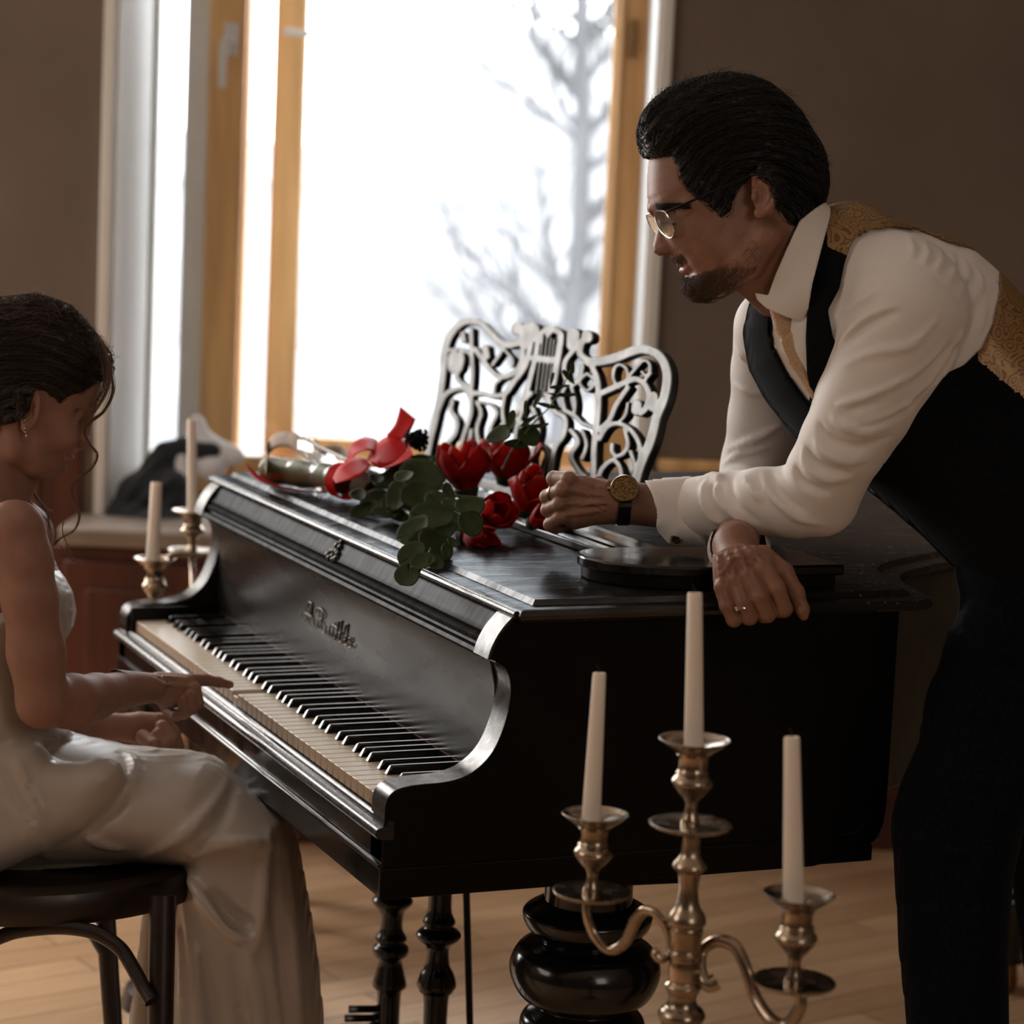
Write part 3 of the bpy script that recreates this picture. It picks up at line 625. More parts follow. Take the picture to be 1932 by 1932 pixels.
# ---------------- the man leaning on the piano ----------------
man=empty('person',pt(1830,2500,3.05),'man in shirt and dark waistcoat leaning over the piano with crossed forearms','person')
DH=2.93
H=SDF(DH,(1190,120,-150),(1640,640,150),2.6)
skull=lambda F,g=0: F.ell((1392,278,0),(150+g,122+g,108+g),k=20,rot=(14,0,0))
skull(H)
face=[(1255,240),(1226,290),(1221.5,318),(1220.5,345),(1221,372),(1226,392),(1240,412),(1248,430),(1250,455),(1260,478),(1267,486),(1272,494),(1281,499),(1285,506),(1286,512),(1300,520),(1298,532),(1299,546),(1311,557),(1335,559),(1366,548),(1400,530),(1440,500),(1462,440),(1465,360),(1440,250),(1350,200)]
H.poly(face,92,88,k=18)
H.cap((1462,430,0),(1545,520,-10),86,80,k=30)
H.cap((1400,470,0),(1478,540,-5),60,66,k=30)
for sg in (1,-1):
    H.cap((1233,393,sg*8),(1258,386,sg*50),8,9,k=16).cap((1258,386,sg*50),(1295,392,sg*78),9,9,k=16)
    H.ell((1262,413,sg*46),(24,13,21),k=12,op='s'); H.ell((1270,415,sg*42),(17,15,17),k=3)
    H.cap((1256,409,sg*34),(1272,416,sg*61),4.5,4,k=5).cap((1258,423,sg*34),(1276,424,sg*58),4,3.5,k=8)
    H.ell((1300,452,sg*58),(42,26,22),k=26,rot=(10,0,0)).ell((1345,480,sg*62),(50,38,26),k=30)
    H.chain([(1318,540,sg*22),(1350,536,sg*48),(1400,508,sg*76),(1438,455,sg*88)],[20,22,24,26],k=26)
    H.ell((1334,505,sg*62),(26,16,16),k=20)
    # ear
    e=lambda x,y,w: (x,y,sg*(w+9))
    H.ell(e(1431,380,108),(25,44,10),k=6,rot=(-6,-sg*16,0)).ell(e(1424,386,121),(13,22,9),k=5,op='s',rot=(-6,0,0)).ell(e(1428,358,121),(11,10,6),k=5,op='s')
    H.chain([e(1410,366,109),e(1411,350,112),e(1424,340,116),e(1442,346,121),e(1452,364,123),e(1451,388,122),e(1440,408,118),e(1426,420,113)],[4,5,5.5,6,6,5.5,5,5],k=4)
    H.chain([e(1424,362,115),e(1436,372,117),e(1437,390,117),e(1430,404,115)],[3,4,4.5,4],k=4).ell(e(1420,417,111),(10,11,6),k=6).ell(e(1411,388,112),(6,9,6),k=5)
    H.ell((1261,471,sg*17),(15,11,9),k=7,rot=(-10,0,0)).ell((1256,481,sg*11),(7,4,5),k=3,op='s')
nose=[(1229,397),(1240,416),(1239,432),(1234,452),(1231,464),(1233,476),(1243,484),(1256,481),(1270,484),(1288,470),(1280,440),(1262,405)]
H.poly(nose,21,19,k=9)
H.chain([(1281,499,0),(1290,500,16),(1308,503,32)],[6,6,3],k=6).chain([(1287,511,0),(1294,511,15),(1308,507,30)],[5.5,5,3],k=7)
H.chain([(1279,505,0),(1290,506,20),(1316,505,42)],[1.8,1.8,2.2],k=4,op='s').chain([(1279,505,0),(1290,506,-20),(1316,505,-42)],[1.8,1.8,2.2],k=4,op='s')
H.ell((1312,538,0),(17,17,26),k=18)
H.chain([(1292,470,26),(1306,484,38),(1320,500,50)],[2.5,3,2],k=10,op='s')
# hands ------------------------------------------------------
DL=3.12
HL=SDF(DL,(1000,850,-130),(1330,1060,110),2.0)
HL.poly([(1066,893),(1100,896),(1150,908),(1160,985),(1120,992),(1085,1000),(1052,985),(1044,950),(1050,915)],30,30,k=10,w0=-4)
HL.cap((1150,947,-6),(1330,960,-4),39,44,k=14)
for P,R_ in (([(1072,905,14),(1046,903,-20),(1054,917,-50),(1082,922,-48)],[16,14.5,13,11]),([(1060,926,20),(1033,938,-14),(1043,948,-46),(1072,946,-44)],[16,14.5,13,11]),
             ([(1056,951,18),(1034,962,-12),(1044,970,-42),(1070,968,-40)],[15,13.5,12,10]),([(1058,975,12),(1038,990,-10),(1047,996,-36),(1070,992,-34)],[14,12.5,11,10])):
    HL.chain(P,R_,k=5); HL.ell(P[0][:2]+(P[0][2]+3,),(11,11,13),k=8)
HL.chain([(1130,915,-25),(1095,915,-52),(1066,925,-66)],[18,14,12],k=10)
for P in ([(1078,899),(1140,925)],[(1068,925),(1140,935)],[(1064,950),(1140,948)],[(1066,972),(1140,962)]): HL.ridge(P,3.4,6,.1)
HL.ridge([(1100,920),(1118,945),(1145,950)],2,4,.1); HL.ridge([(1095,955),(1120,950),(1142,962)],2,4,.1)
DR=2.88
HR=SDF(DR,(1320,980,-300),(1545,1200,90),2.0)
wr=HR.L(1388,1030,2.935); fa=HR.L(1400,985,3.08)
HR.cap(fa,wr,46,41,k=10)
HR.poly([(1345,1045),(1425,1028),(1458,1046),(1478,1080),(1455,1098),(1420,1105),(1385,1118),(1352,1128),(1346,1100)],28,28,k=12,w0=-8)
HR.cap(wr,(1392,1068,-20),40,36,k=20)
for P,R_ in (([(1440,1070,14),(1462,1108,28),(1477,1148,18),(1472,1152,-22),(1460,1120,-36)],[19,16.5,16,14,12]),([(1411,1084,16),(1430,1124,30),(1446,1158,18),(1443,1162,-20),(1432,1130,-38)],[18,16.5,16,14,12]),
             ([(1386,1094,14),(1400,1134,26),(1413,1164,14),(1412,1167,-20),(1404,1136,-36)],[16,15,15,13,12]),([(1362,1108,6),(1370,1142,16),(1384,1169,8),(1386,1171,-20),(1384,1142,-34)],[15,14,14,12,11])):
    HR.chain(P,R_,k=4.5); HR.ell((P[0][0],P[0][1]-2,P[0][2]+3),(14,12,14),k=9)
HR.chain([(1440,1052,-22),(1480,1080,-8),(1502,1118,2),(1514,1150,4),(1516,1162,3)],[24,18,15,12,9],k=8)
for P in ([(1440,1062),(1405,1030)],[(1410,1078),(1390,1035)],[(1386,1088),(1372,1040)],[(1362,1102),(1356,1050)]): HR.ridge(P,3.6,7,.05)
HR.ridge([(1412,1052),(1383,1053),(1372,1085)],2.4,4,.0); HR.ridge([(1360,1082),(1372,1070),(1378,1050)],2.2,4,.0)
# coarse body hidden in the clothes
DB=2.95
B_=SDF(DB,(1200,400,-760),(2200,2700,560),12)
L=B_.L
def limb(F,pts,k=14):
    for i in range(len(pts)-1):
        a,b=pts[i],pts[i+1]; F.cap(F.L(*a[:3]),F.L(*b[:3]),a[3]*a[2]/F.d0,b[3]*b[2]/F.d0,k)
armL=[(1715,560,2.87,80),(1640,740,2.90,62),(1545,925,2.95,55),(1440,945,3.02,48),(1300,957,3.10,40)]
armR=[(1468,640,3.2,60),(1452,760,3.27,58),(1438,900,3.32,55),(1410,980,3.15,42),(1392,1020,2.97,36)]
limb(B_,armL); limb(B_,armR)
limb(B_,[(1560,520,3.00,60),(1660,640,3.02,110),(1800,820,3.04,105),(1925,1000,3.05,105),(1990,1090,3.06,110)],40)
limb(B_,[(1945,1150,3.05,80),(1880,1400,3.0,60),(1800,1560,3.0,50),(1805,1932,3.0,42),(1815,2440,3.0,36)]); limb(B_,[(2010,1150,3.2,60),(1995,1500,3.24,50),(2040,1932,3.27,42),(2060,2440,3.3,36)])
body=H.build('body','skin',man,extra=(HL,HR,B_),mats=['skin','lip'],chooser=lambda V: inpoly([(1276,494),(1300,498),(1314,503),(1316,508),(1300,517),(1280,516)],V[:,0],V[:,1])&(np.abs(V[:,2])<34))
# hair
HH=H.like(-5)
hp=[(1218,318),(1207,287),(1204,250),(1212,220),(1231,192),(1262,167),(1301,153),(1340,143),(1376,139),(1416,145),(1452,160),(1486,187),(1511,214),(1528,245),(1545,268),(1556,295),(1562,332),(1561,362),(1552,384),(1525,405),(1502,421),(1482,414),(1468,392),(1459,372),(1455,352),(1446,340),(1430,331),(1414,333),(1400,346),(1385,364),(1378,400),(1361,411),(1344,394),(1329,380),(1307,362),(1288,346),(1279,310),(1272,294),(1240,300)]
HH.poly([(x,y) for x,y in hp[:20]]+[(1480,380),(1400,330),(1300,330),(1240,320)],116,105,k=20)
HH.cap((1235,235,-50),(1235,235,50),30,30,k=30); HH.cap((1245,285,-45),(1240,280,45),24,24,k=14)
U_=HH.ax[0][:,None,None]-1432; V2_=HH.ax[1][None,:,None]-440; rho=np.sqrt(U_**2+V2_**2); th_=np.arctan2(V2_,U_); w_=HH.ax[2][None,None,:]
HH.d+=(2.0*np.sin(rho*.30+1.8*np.sin(th_*4)+w_*.03)+1.3*np.sin(rho*.8+2*np.sin(th_*7+1)+w_*.11)+.8*np.sin(rho*1.3+th_*9+w_*.2)).astype(np.float32)+1.5
HH.clip(hp)
HH.clip([(1200,296),(1300,296),(1300,420),(1200,420)],'s',-70,70)
hair=HH.build('hair','hair',man)
Rh=np.random.default_rng(8); V_,_=HH.tri(); V_=V_[Rh.permutation(len(V_))]
def flow(P):
    r=np.stack([P[:,0]-1432,P[:,1]-440],1); r/=np.linalg.norm(r,axis=1)[:,None]+1e-6; return np.stack([-r[:,1]+.25*r[:,0]*np.sin(P[:,1]*.05),r[:,0]+.12,.15*np.sin(P[:,0]*.03)],1)
cs=comb(HH,V_[:7000],flow,n=9,step=6,lift=5,jit=.22,curl=.3,seed=3)
strands('hair_strands',cs,'hair',hair,.00045,.00012)
top=V_[(V_[:,1]<210)|((V_[:,0]>1500)&(V_[:,1]<330))][:260]
cs=comb(HH,top,lambda P:flow(P)+HH.grad(P)*.0+np.array([0,-.2,0]),n=5,step=6,lift=9,jit=.5,seed=5,spread=1.6)
strands('flyaway_hair',cs,'hair',hair,.00022,.00008)
qs=[]
for x,y,dx,dy in ((1338,146,-4,-22),(1362,142,-6,-18),(1366,142,10,-16),(1390,140,14,-10),(1304,158,-4,-10),(1448,160,6,-7),(1370,140,2,-12)):
    q=[H.L(x,y,DH)]; 
    for t in (.35,.7,1): q.append(np.array([x+dx*t+4*math.sin(t*4),y+dy*t,3.]))
    qs.append(H.Wd(np.array(q)))
strands('flyaway_hair',qs,'hair_w',hair,.0003,.0001)
# beard, moustache, eyebrow, lashes
V2,_=H.tri(); V2=V2[Rh.permutation(len(V2))]
chin=inpoly([(1288,520),(1300,525),(1325,521),(1350,512),(1372,505),(1395,484),(1408,464),(1424,472),(1426,500),(1408,527),(1370,552),(1335,568),(1306,562),(1290,545)],V2[:,0],V2[:,1])
mou=inpoly([(1266,482),(1276,482),(1296,484),(1318,496),(1326,510),(1316,506),(1300,497),(1282,499),(1270,493)],V2[:,0],V2[:,1])&(np.abs(V2[:,2])<52)
dn=lambda P: np.stack([-.55+0*P[:,0],np.full(len(P),.8),0*P[:,0]],1)
C_=V2[chin]; keep=Rh.uniform(0,1,len(C_))<np.clip((1400-C_[:,0])/70,.28,1)*np.clip((C_[:,1]-500)/18,.35,1); C_=C_[keep]
beard=strands('beard',comb(H,C_[:5200],dn,n=5,step=2.4,lift=4.5,jit=.4,seed=2,spread=.9),'beard',man,.00026,.0001,'short dark brown beard')
strands('moustache',comb(H,V2[mou][:300],lambda P:np.stack([.2+0*P[:,0],np.full(len(P),.9),.3*np.sign(P[:,2])],1),n=4,step=2.6,lift=2.5,jit=.25,seed=2),'beard',man,.00022,.0001)
brow=np.array([H.hit(x,y) for x in range(1236,1298,1) for y in np.linspace(383,391,5)+abs(x-1262)*.03 if H.hit(x,y) is not None])
strands('eyebrow',comb(H,brow,lambda P:np.stack([np.ones(len(P)),.15+0*P[:,0],.4+0*P[:,0]],1),n=3,step=3,lift=2,jit=.25,seed=6),'hair',man,.0003,.0001)
la=[H.hit(x,418+(x-1256)*.15) for x in range(1255,1279,2)]
strands('eyelashes',[H.Wd(np.array([p,p+[-4,3,3],p+[-9,4,4]])) for p in la if p is not None],'hair',man,.0003,.0001)
# glasses
gl=MB(); W_=lambda x,y,w: H.Wd(np.array([x,y,w],float))
def lens(q,nm):
    P=cr(q,5,closed=True); gl=MB().tube([W_(*p) for p in P],.0010,6,closed=True); gl.build('rim','steel',gp)
    c=np.mean(P,axis=0); n=len(P); vs=[W_(*p) for p in P]; a=np.array(vs[0]);nr=np.cross(vs[n//4]-a,vs[n//2]-a); nr/=np.linalg.norm(nr)
    mb=MB(); mb.add([v+nr*.0006 for v in vs]+[v-nr*.0006 for v in vs],[tuple(range(n)),tuple(range(n,2*n))[::-1]]+[(i,n+i,n+(i+1)%n,(i+1)%n) for i in range(n)]); mb.build('lens','lens',gp)
m=mat('lens',(.9,.9,.9),.05); N=m.node_tree.nodes; Lk=m.node_tree.links
g=N.new('ShaderNodeBsdfGlossy'); g.inputs['Roughness'].default_value=.06; t=N.new('ShaderNodeBsdfTransparent'); mx=N.new('ShaderNodeMixShader'); mx.inputs[0].default_value=.5
Lk.new(t.outputs[0],mx.inputs[1]); Lk.new(g.outputs[0],mx.inputs[2]); Lk.new(mx.outputs[0],[x for x in N if x.type=='OUTPUT_MATERIAL'][0].inputs[0])
gp=MB().tube([W_(1238,402,14),W_(1233,401,6),W_(1231,400,-6),W_(1233,400,-14)],.0012,8).tube([W_(1250,411,88),W_(1256,410,96),W_(1290,396,104),W_(1335,377,114),W_(1400,350,122)],[.0011,.0016,.0016,.0014,.0012],8).tube([W_(1226,397,-84),W_(1230,397,-94),W_(1290,396,-92),W_(1400,350,-112)],.0014,8).build('glasses','iron',man,label='thin dark-framed glasses')
lens([(1235,404,14),(1243,404,48),(1250,412,88),(1260,432,96),(1266,450,90),(1261,456,62),(1248,442,26),(1238,422,12)],'a')
lens([(1234,400,-14),(1230,397,-46),(1225,397,-84),(1232,415,-90),(1240,428,-80),(1246,436,-50),(1246,432,-20),(1240,416,-12)],'b')

# clothes ----------------------------------------------------
T=SDF(DB,(1170,360,-780),(2130,1200,420),5.5)
torso=[(1560,400),(1600,384),(1655,391),(1720,411),(1790,434),(1850,462),(1890,496),(1935,545),(2040,660),(2110,820),(2080,1020),(1990,1160),(1930,1150),(1870,1110),(1812,1066),(1762,1014),(1702,962),(1640,912),(1560,870),(1500,806),(1455,748),(1424,690),(1412,620),(1425,565),(1490,490)]
T.poly(torso,238,165,k=20,w0=-95)
for sg in (1,-1): T.cap((1590,468,-60+sg*30),(1668,528,-80+sg*150),74,84,k=50)
T.cap((1545,500,20),(1600,470,20),96,84,k=30)
SH=T.like(7)
sl=lambda pts,k=16: [SH.cap(SH.L(*a[:3]),SH.L(*b[:3]),a[3]*a[2]/DB,b[3]*b[2]/DB,k) for a,b in zip(pts,pts[1:])]
sl([(1700,545,2.88,104),(1712,585,2.86,112),(1694,640,2.865,104),(1662,700,2.87,95),(1630,765,2.88,88),(1592,835,2.90,79),(1560,895,2.93,74),(1546,938,2.95,72)],22)
sl([(1546,938,2.95,73),(1500,946,2.96,68),(1440,945,2.98,62),(1380,946,3.02,57),(1315,956,3.06,57)],12)
sl([(1462,618,3.17,78),(1458,700,3.22,76),(1452,790,3.26,76),(1440,880,3.30,78),(1425,930,3.28,72),(1410,975,3.18,58),(1396,1012,3.05,52)],16)
rg=lambda P,r=5,k=9,sink=.1: SH.ridge(P,r*1.3,k*.65,sink)
gv=lambda P,r=4,k=9: SH.ridge(P,r,k,-.05,op='s')
# seam around the shoulder and gathers (traced)
gv([(1562,600),(1585,560),(1625,515),(1680,494),(1715,492)],2.2,3); gv([(1715,492),(1755,515),(1790,545),(1812,575),(1822,612)],2.2,3)
for P in ([(1712,440),(1722,470),(1718,490)],[(1745,455),(1750,480),(1742,500)],[(1772,465),(1775,490),(1765,515)],[(1795,475),(1800,505),(1788,535)],[(1820,490),(1825,520),(1808,555)],[(1842,505),(1850,540),(1822,590)],[(1862,560),(1850,610),(1825,660)]): rg(P,5,8)
# long pull folds across the upper arm to the armpit
for P,r in (([(1790,640),(1740,700),(1680,735),(1610,758),(1580,764)],7),([(1815,625),(1770,700),(1705,770),(1640,800),(1592,808)],6),([(1820,610),(1790,690),(1730,760)],5),([(1770,600),(1720,650),(1650,665),(1590,690)],5),([(1700,575),(1640,600),(1600,630),(1583,655)],5),([(1660,545),(1620,570),(1575,600)],4)): rg(P,r,12)
for P,r in (([(1790,655),(1735,715),(1670,750),(1600,775)],5),([(1810,650),(1760,730),(1690,790),(1610,812)],5),([(1690,590),(1640,612),(1600,645)],4)): gv(P,r,12)
# elbow folds
for P,r in (([(1566,782),(1590,802),(1640,815),(1700,790)],8),([(1535,828),(1552,850),(1600,870),(1655,860)],8),([(1515,845),(1520,875),(1560,905),(1610,900)],7)): rg(P,r,9,.25)
for P,r in (([(1545,800),(1565,830),(1620,845),(1680,825)],7),([(1520,845),(1545,880),(1600,895)],7),([(1500,880),(1515,910),(1560,930)],6)): gv(P,r,10)
# forearm folds
for P,r in (([(1440,885),(1450,925),(1500,975),(1555,990)],6),([(1400,895),(1425,930),(1440,945)],5),([(1365,893),(1350,920),(1370,960),(1420,1000)],6),([(1335,900),(1325,930),(1340,975),(1375,992)],6),([(1318,905),(1345,897),(1365,905)],6)): rg(P,r,8)
for P,r in (([(1455,890),(1470,930),(1520,965)],5),([(1380,900),(1385,945),(1430,985)],5),([(1350,905),(1340,930),(1358,975)],4)): gv(P,r,8)
# far sleeve folds
for P,r in (([(1386,655),(1400,672),(1410,680)],4),([(1384,725),(1410,738),(1435,745)],5),([(1370,850),(1420,830),(1480,800)],7),([(1360,880),(1400,855),(1450,845)],6)): rg(P,r,9)
SH.clip([(1415,560),(1440,548),(1452,560),(1460,640),(1440,600)],'s',-60,60)
shirt=SH.build('shirt','shirt',man,smooth_it=3)
# cuffs
CF=SDF(3.07,(1180,860,-120),(1350,1070,120),2.6)
CF.poly([(1213,905),(1255,901),(1305,898),(1316,940),(1330,1000),(1333,1031),(1295,1033),(1262,1026),(1232,994),(1216,955)],56,50,k=4)
CF.cap((1150,948,-16),(1240,952,-10),47,50,k=3,op='s')
CF.ridge([(1308,902),(1316,940),(1326,1000)],2.5,3,-.2,op='s')
CF.build('cuff','shirt',shirt,smooth_it=1)
c0=CF.hit(1276,1018); cw=CF.Wd(c0); nn=-FW
MB().lathe([(.0075,0),(.0085,.002),(.0075,.004)],cw,24,nn).build('cufflink','brass',man); MB().lathe([(.0062,.0035),(.0062,.0048),(.003,.0052)],cw,24,nn).build('cufflink_stone','ebony',man)
C2=SDF(2.97,(1300,960,-160),(1490,1090,140),2.6)
C2.cap(C2.L(1400,1006,3.10),C2.L(1394,1036,3.0),58,60,k=2); C2.cap(C2.L(1394,990,3.15),C2.L(1392,1052,2.90),51,53,k=1,op='s')
C2.build('cuff','shirt',shirt,smooth_it=1)
# collar
CO=SDF(DH,(1400,360,-140),(1600,640,140),2.6)
CO.cap((1462,430,0),(1552,535,-10),101,108,k=4); CO.cap((1400,470,0),(1484,560,-5),74,96,k=26)
sh0=CO.d.copy(); CO.d=np.maximum(CO.d,-(sh0+5.5))
CO.clip([(1509,416),(1535,395),(1556,381),(1570,378),(1566,410),(1550,470),(1533,535),(1524,590),(1518,609),(1480,597),(1446,582),(1428,566),(1424,552),(1449,557),(1462,520),(1486,465)])
CO.build('collar','shirt',shirt,smooth_it=1)
# waistcoat
VE=T.like(-4)
VE.clip([(1594,494),(1603,468),(1613,450),(1640,434),(1689,428),(1735,435),(1793,459),(1860,478),(1884,503),(1886,552),(1875,606),(1856,653),(1819,689),(1766,712),(1640,800),(1570,800),(1562,765),(1583,655),(1572,637),(1562,585),(1584,544)],'s',-60,900)
VE.clip([(1550,400),(1546,478),(1529,536),(1522,598),(1520,640),(1522,699),(1530,766),(1483,699),(1460,653),(1448,591),(1424,556),(1400,520),(1500,380)],'s',-420,900)
VE.clip([(1100,935),(1640,935),(1702,990),(1762,1040),(1800,1078),(1860,1104),(1990,1180),(1990,1400),(1100,1400)],'s')
VE.build('waistcoat','vest',man,smooth_it=1,mats=['vest','brocade'],chooser=lambda V:(inpoly([(1550,370),(1545,478),(1592,500),(1613,450),(1800,470),(1817,690),(1932,784),(2200,990),(2200,300)],V[:,0]+0,V[:,1])),label='dark wool waistcoat with gold brocade back',seam=[(1550,370),(1545,478),(1592,500),(1613,450),(1800,470),(1817,690),(1932,784),(2200,990),(2200,300)])
for x,y in ((1703,963),(1753,1005),(1806,1052),(1648,925)):
    p=T.Wd(T.L(x+2,y-2,3.0)); MB().lathe([(.001,-.004),(.006,-.003),(.0065,0),(.005,.003),(.001,.0035)],p,14,-RT*.6-UP*.7-FW*.2).build('waistcoat_button','steel',man)
# tie
TI=SDF(DB,(1420,570,-300),(1560,800,160),2.6)
k1=SH.hit(1470,620); k2=SH.hit(1500,690); z1=(k1[2] if k1 is not None else -60)+8; z2=(k2[2] if k2 is not None else -60)+5
TI.poly([(1443,588),(1468,584),(1491,597),(1489,628),(1466,655),(1452,626)],17,14,w0=z1,k=6)
TI.poly([(1462,650),(1487,622),(1505,638),(1521,658),(1528,700),(1528,768),(1500,722),(1478,690)],9,8,w0=z2,k=6)
TI.build('tie','tie',man,smooth_it=1)
# trousers, belt line, shoes
TR=SDF(3.0,(1650,960,-680),(2300,2560,260),7)
TR.poly([(1806,1058),(1826,1120),(1815,1140),(1800,1178),(1788,1192),(1772,1260),(1756,1290),(1748,1312),(1735,1400),(1700,1480),(1684,1535),(1682,1570),(1688,1640),(1697,1800),(1712,1940),(1722,2200),(1735,2480),(1885,2480),(1895,2200),(1902,1940),(1900,1800),(1908,1660),(1930,1560),(1990,1400),(2090,1250),(2120,1080),(2050,990),(1900,1000)],110,85,k=14)
TR.cap(TR.L(1940,1080,3.0),TR.L(2010,1110,3.2),130,140,k=40); limb(TR,[(2010,1150,3.2,125),(1995,1500,3.24,105),(2040,1932,3.27,92),(2060,2440,3.3,80)],40)
for P in ([(1800,1180),(1850,1230),(1920,1240)],[(1765,1300),(1820,1340),(1880,1350)],[(1740,1420),(1800,1470),(1860,1480)],[(1690,1560),(1750,1600),(1830,1610)],[(1880,1600),(1840,1650),(1860,1720)]): TR.ridge(P,7,14,.2)
TR.build('trousers','trouser',man,smooth_it=1)
for x,d in ((1812,3.0),(2060,3.28)):
    SE=SDF(3.0,(1500,2380,-560),(2300,2620,260),9)
    SE.cap(SE.L(x,2470,d),SE.L(x,2510,d),60,58,k=20); SE.cap(SE.L(x+20,2520,d),SE.L(x-190,2528,d+.02),52,46,k=20)
    SE.build('shoe','iron',man)
# rings and watch
rp=HR.Wd(np.array([1397,1144,20.])); ax=HR.Wd(np.array([1412,1180,20.]))-HR.Wd(np.array([1384,1092,18.]))
def ring(nm,c,ax,r,w,m):
    MB().lathe([(r,-w),(r+.0012,-w),(r+.0012,w),(r,w),(r,-w)],c,36,ax,cap=False).build(nm,m,man,ang=30)
ring('ring',rp,ax,17.0*HR.s,.0028,'steel')
rq=HL.Wd(np.array([1046,933,2.])); ring('ring',rq,HL.Wd(np.array([1033,938,-14.]))-HL.Wd(np.array([1060,926,20.])),15.6*HL.s,.0024,'brass')
wc=HL.Wd(np.array([1177,923,34.])); wn=-FW*.93+UP*.32-RT*.12; wn/=np.linalg.norm(wn)
MB().lathe([(.012,-.004),(.0186,-.003),(.0192,.0),(.0190,.003),(.0178,.0045),(.0165,.0046),(.0160,.0035)],wc,48,wn).build('watch','brass',man,label='gold skeleton wristwatch')
wt=[o for o in man.children if o.name=='watch'][0]
m=mat('dial',(.36,.22,.08),.3,metal=.7,vscale=420,col2=(.03,.02,.01)); MB().lathe([(.0158,.0034),(.0158,.0038),(.001,.0038)],wc,40,wn).build('dial','dial',wt)
e1=np.cross(wn,UP); e1/=np.linalg.norm(e1); e2=np.cross(e1,wn); g_=MB()
for k in range(7):
    a=k*.9; c=wc+wn*.0042+(e1*math.cos(a)+e2*math.sin(a))*(.004+.0011*k); g_.tube([c+(e1*math.cos(b)+e2*math.sin(b))*.0034 for b in np.linspace(0,6.28,13)[:-1]],.0005,5,closed=True)
g_.tube([wc+wn*.0046,wc+wn*.0046+e1*.006+e2*.008],.0004,4).tube([wc+wn*.0046,wc+wn*.0046-e1*.009+e2*.004],.0004,4); g_.build('watch_gears','brass',wt)
MB().lathe([(.0022,-.003),(.0026,0),(.0022,.002)],wc+e1*.0205*(1 if (e1@RT)<0 else -1),12,e1).build('crown','brass',wt)
cx=np.array([1178,947,-6.])
n_=40; vs=[];fs=[]
for i in range(n_):
    a=2*math.pi*i/n_
    for r,o in ((41.5,-12),(45,-12),(45,12),(41.5,12)): vs.append(HL.Wd(cx+np.array([o+3*math.cos(a),-r*math.cos(a),r*math.sin(a)])))
for i in range(n_):
    for k in range(4): fs.append((i*4+k,((i+1)%n_)*4+k,((i+1)%n_)*4+(k+1)%4,i*4+(k+1)%4))
MB().add(vs,fs).build('watch_strap','ebony',wt,ang=30)
# thumb nail
tn=HR.hit(1512,1150)
if tn is not None: MB().lathe([(.0005,.0007),(.004,.0004),(.0048,-.0008)],HR.Wd(tn+np.array([0,0,.3])),16,-FW+RT*.3,).build('fingernail','skin_w',man)
# ---------------- music desk standing on the lid ----------------
desk=empty('music_desk',(.52,.7,.972),'carved openwork black music desk standing on the piano lid before the window','music desk')
ZL=.9716
base=[(.300,.075)]+[tuple(p) for p in cr([(.303,.10),(.318,.128),(.345,.143),(.39,.148)],4)]+[(.62,.148),(.62,-.028),(.585,-.028),(.47,-.032)]+[tuple(p) for p in cr([(.40,-.024),(.345,.0),(.312,.036),(.300,.075)],4)][:-1]
def plate(poly,z0,z1,nm,m='lacquer_side',bev=.003): return MB().prism(poly,lambda x,y:(x,y,z0),lambda x,y:(x,y,z1)).build(nm,m,desk,bevel=bev,ang=30)
plate([(x+.006 if x<.5 else x-.012,y) for x,y in base],ZL,.990,'base_board'); plate(base,.988,1.002,'base_board','lacquer')
MB().box((.40,.16,ZL),(.50,1.17,.984)).build('rail','lacquer',desk,bevel=.003); MB().box((.43,.14,.984),(.46,1.17,.992)).build('rail','lacquer',desk,bevel=.002)
MB().tube([(.58,.135,.975),(.60,.165,.975)],.004).build('latch','steel',desk)
# panel plane: bottom edge from near corner to far corner, leaning back
PB=np.array([.553,.470,.980]); PE=np.array([.520,1.225,.980]); ey=(PE-PB)/np.linalg.norm(PE-PB); LN=np.linalg.norm(PE-PB)
ez=np.array([.20,0,.98]); ez=ez-ey*(ez@ey); ez/=np.linalg.norm(ez); en=np.cross(ey,ez)
if en[0]>0: en=-en
def onpanel(x,y):
    r=FW+RT*(x-966)/FPX-UP*(y-966)/FPX; t=((PB-CC)@en)/(r@en); P=CC+t*r; return float((P-PB)@ey),float((P-PB)@ez)
mn=onpanel(780,900); 
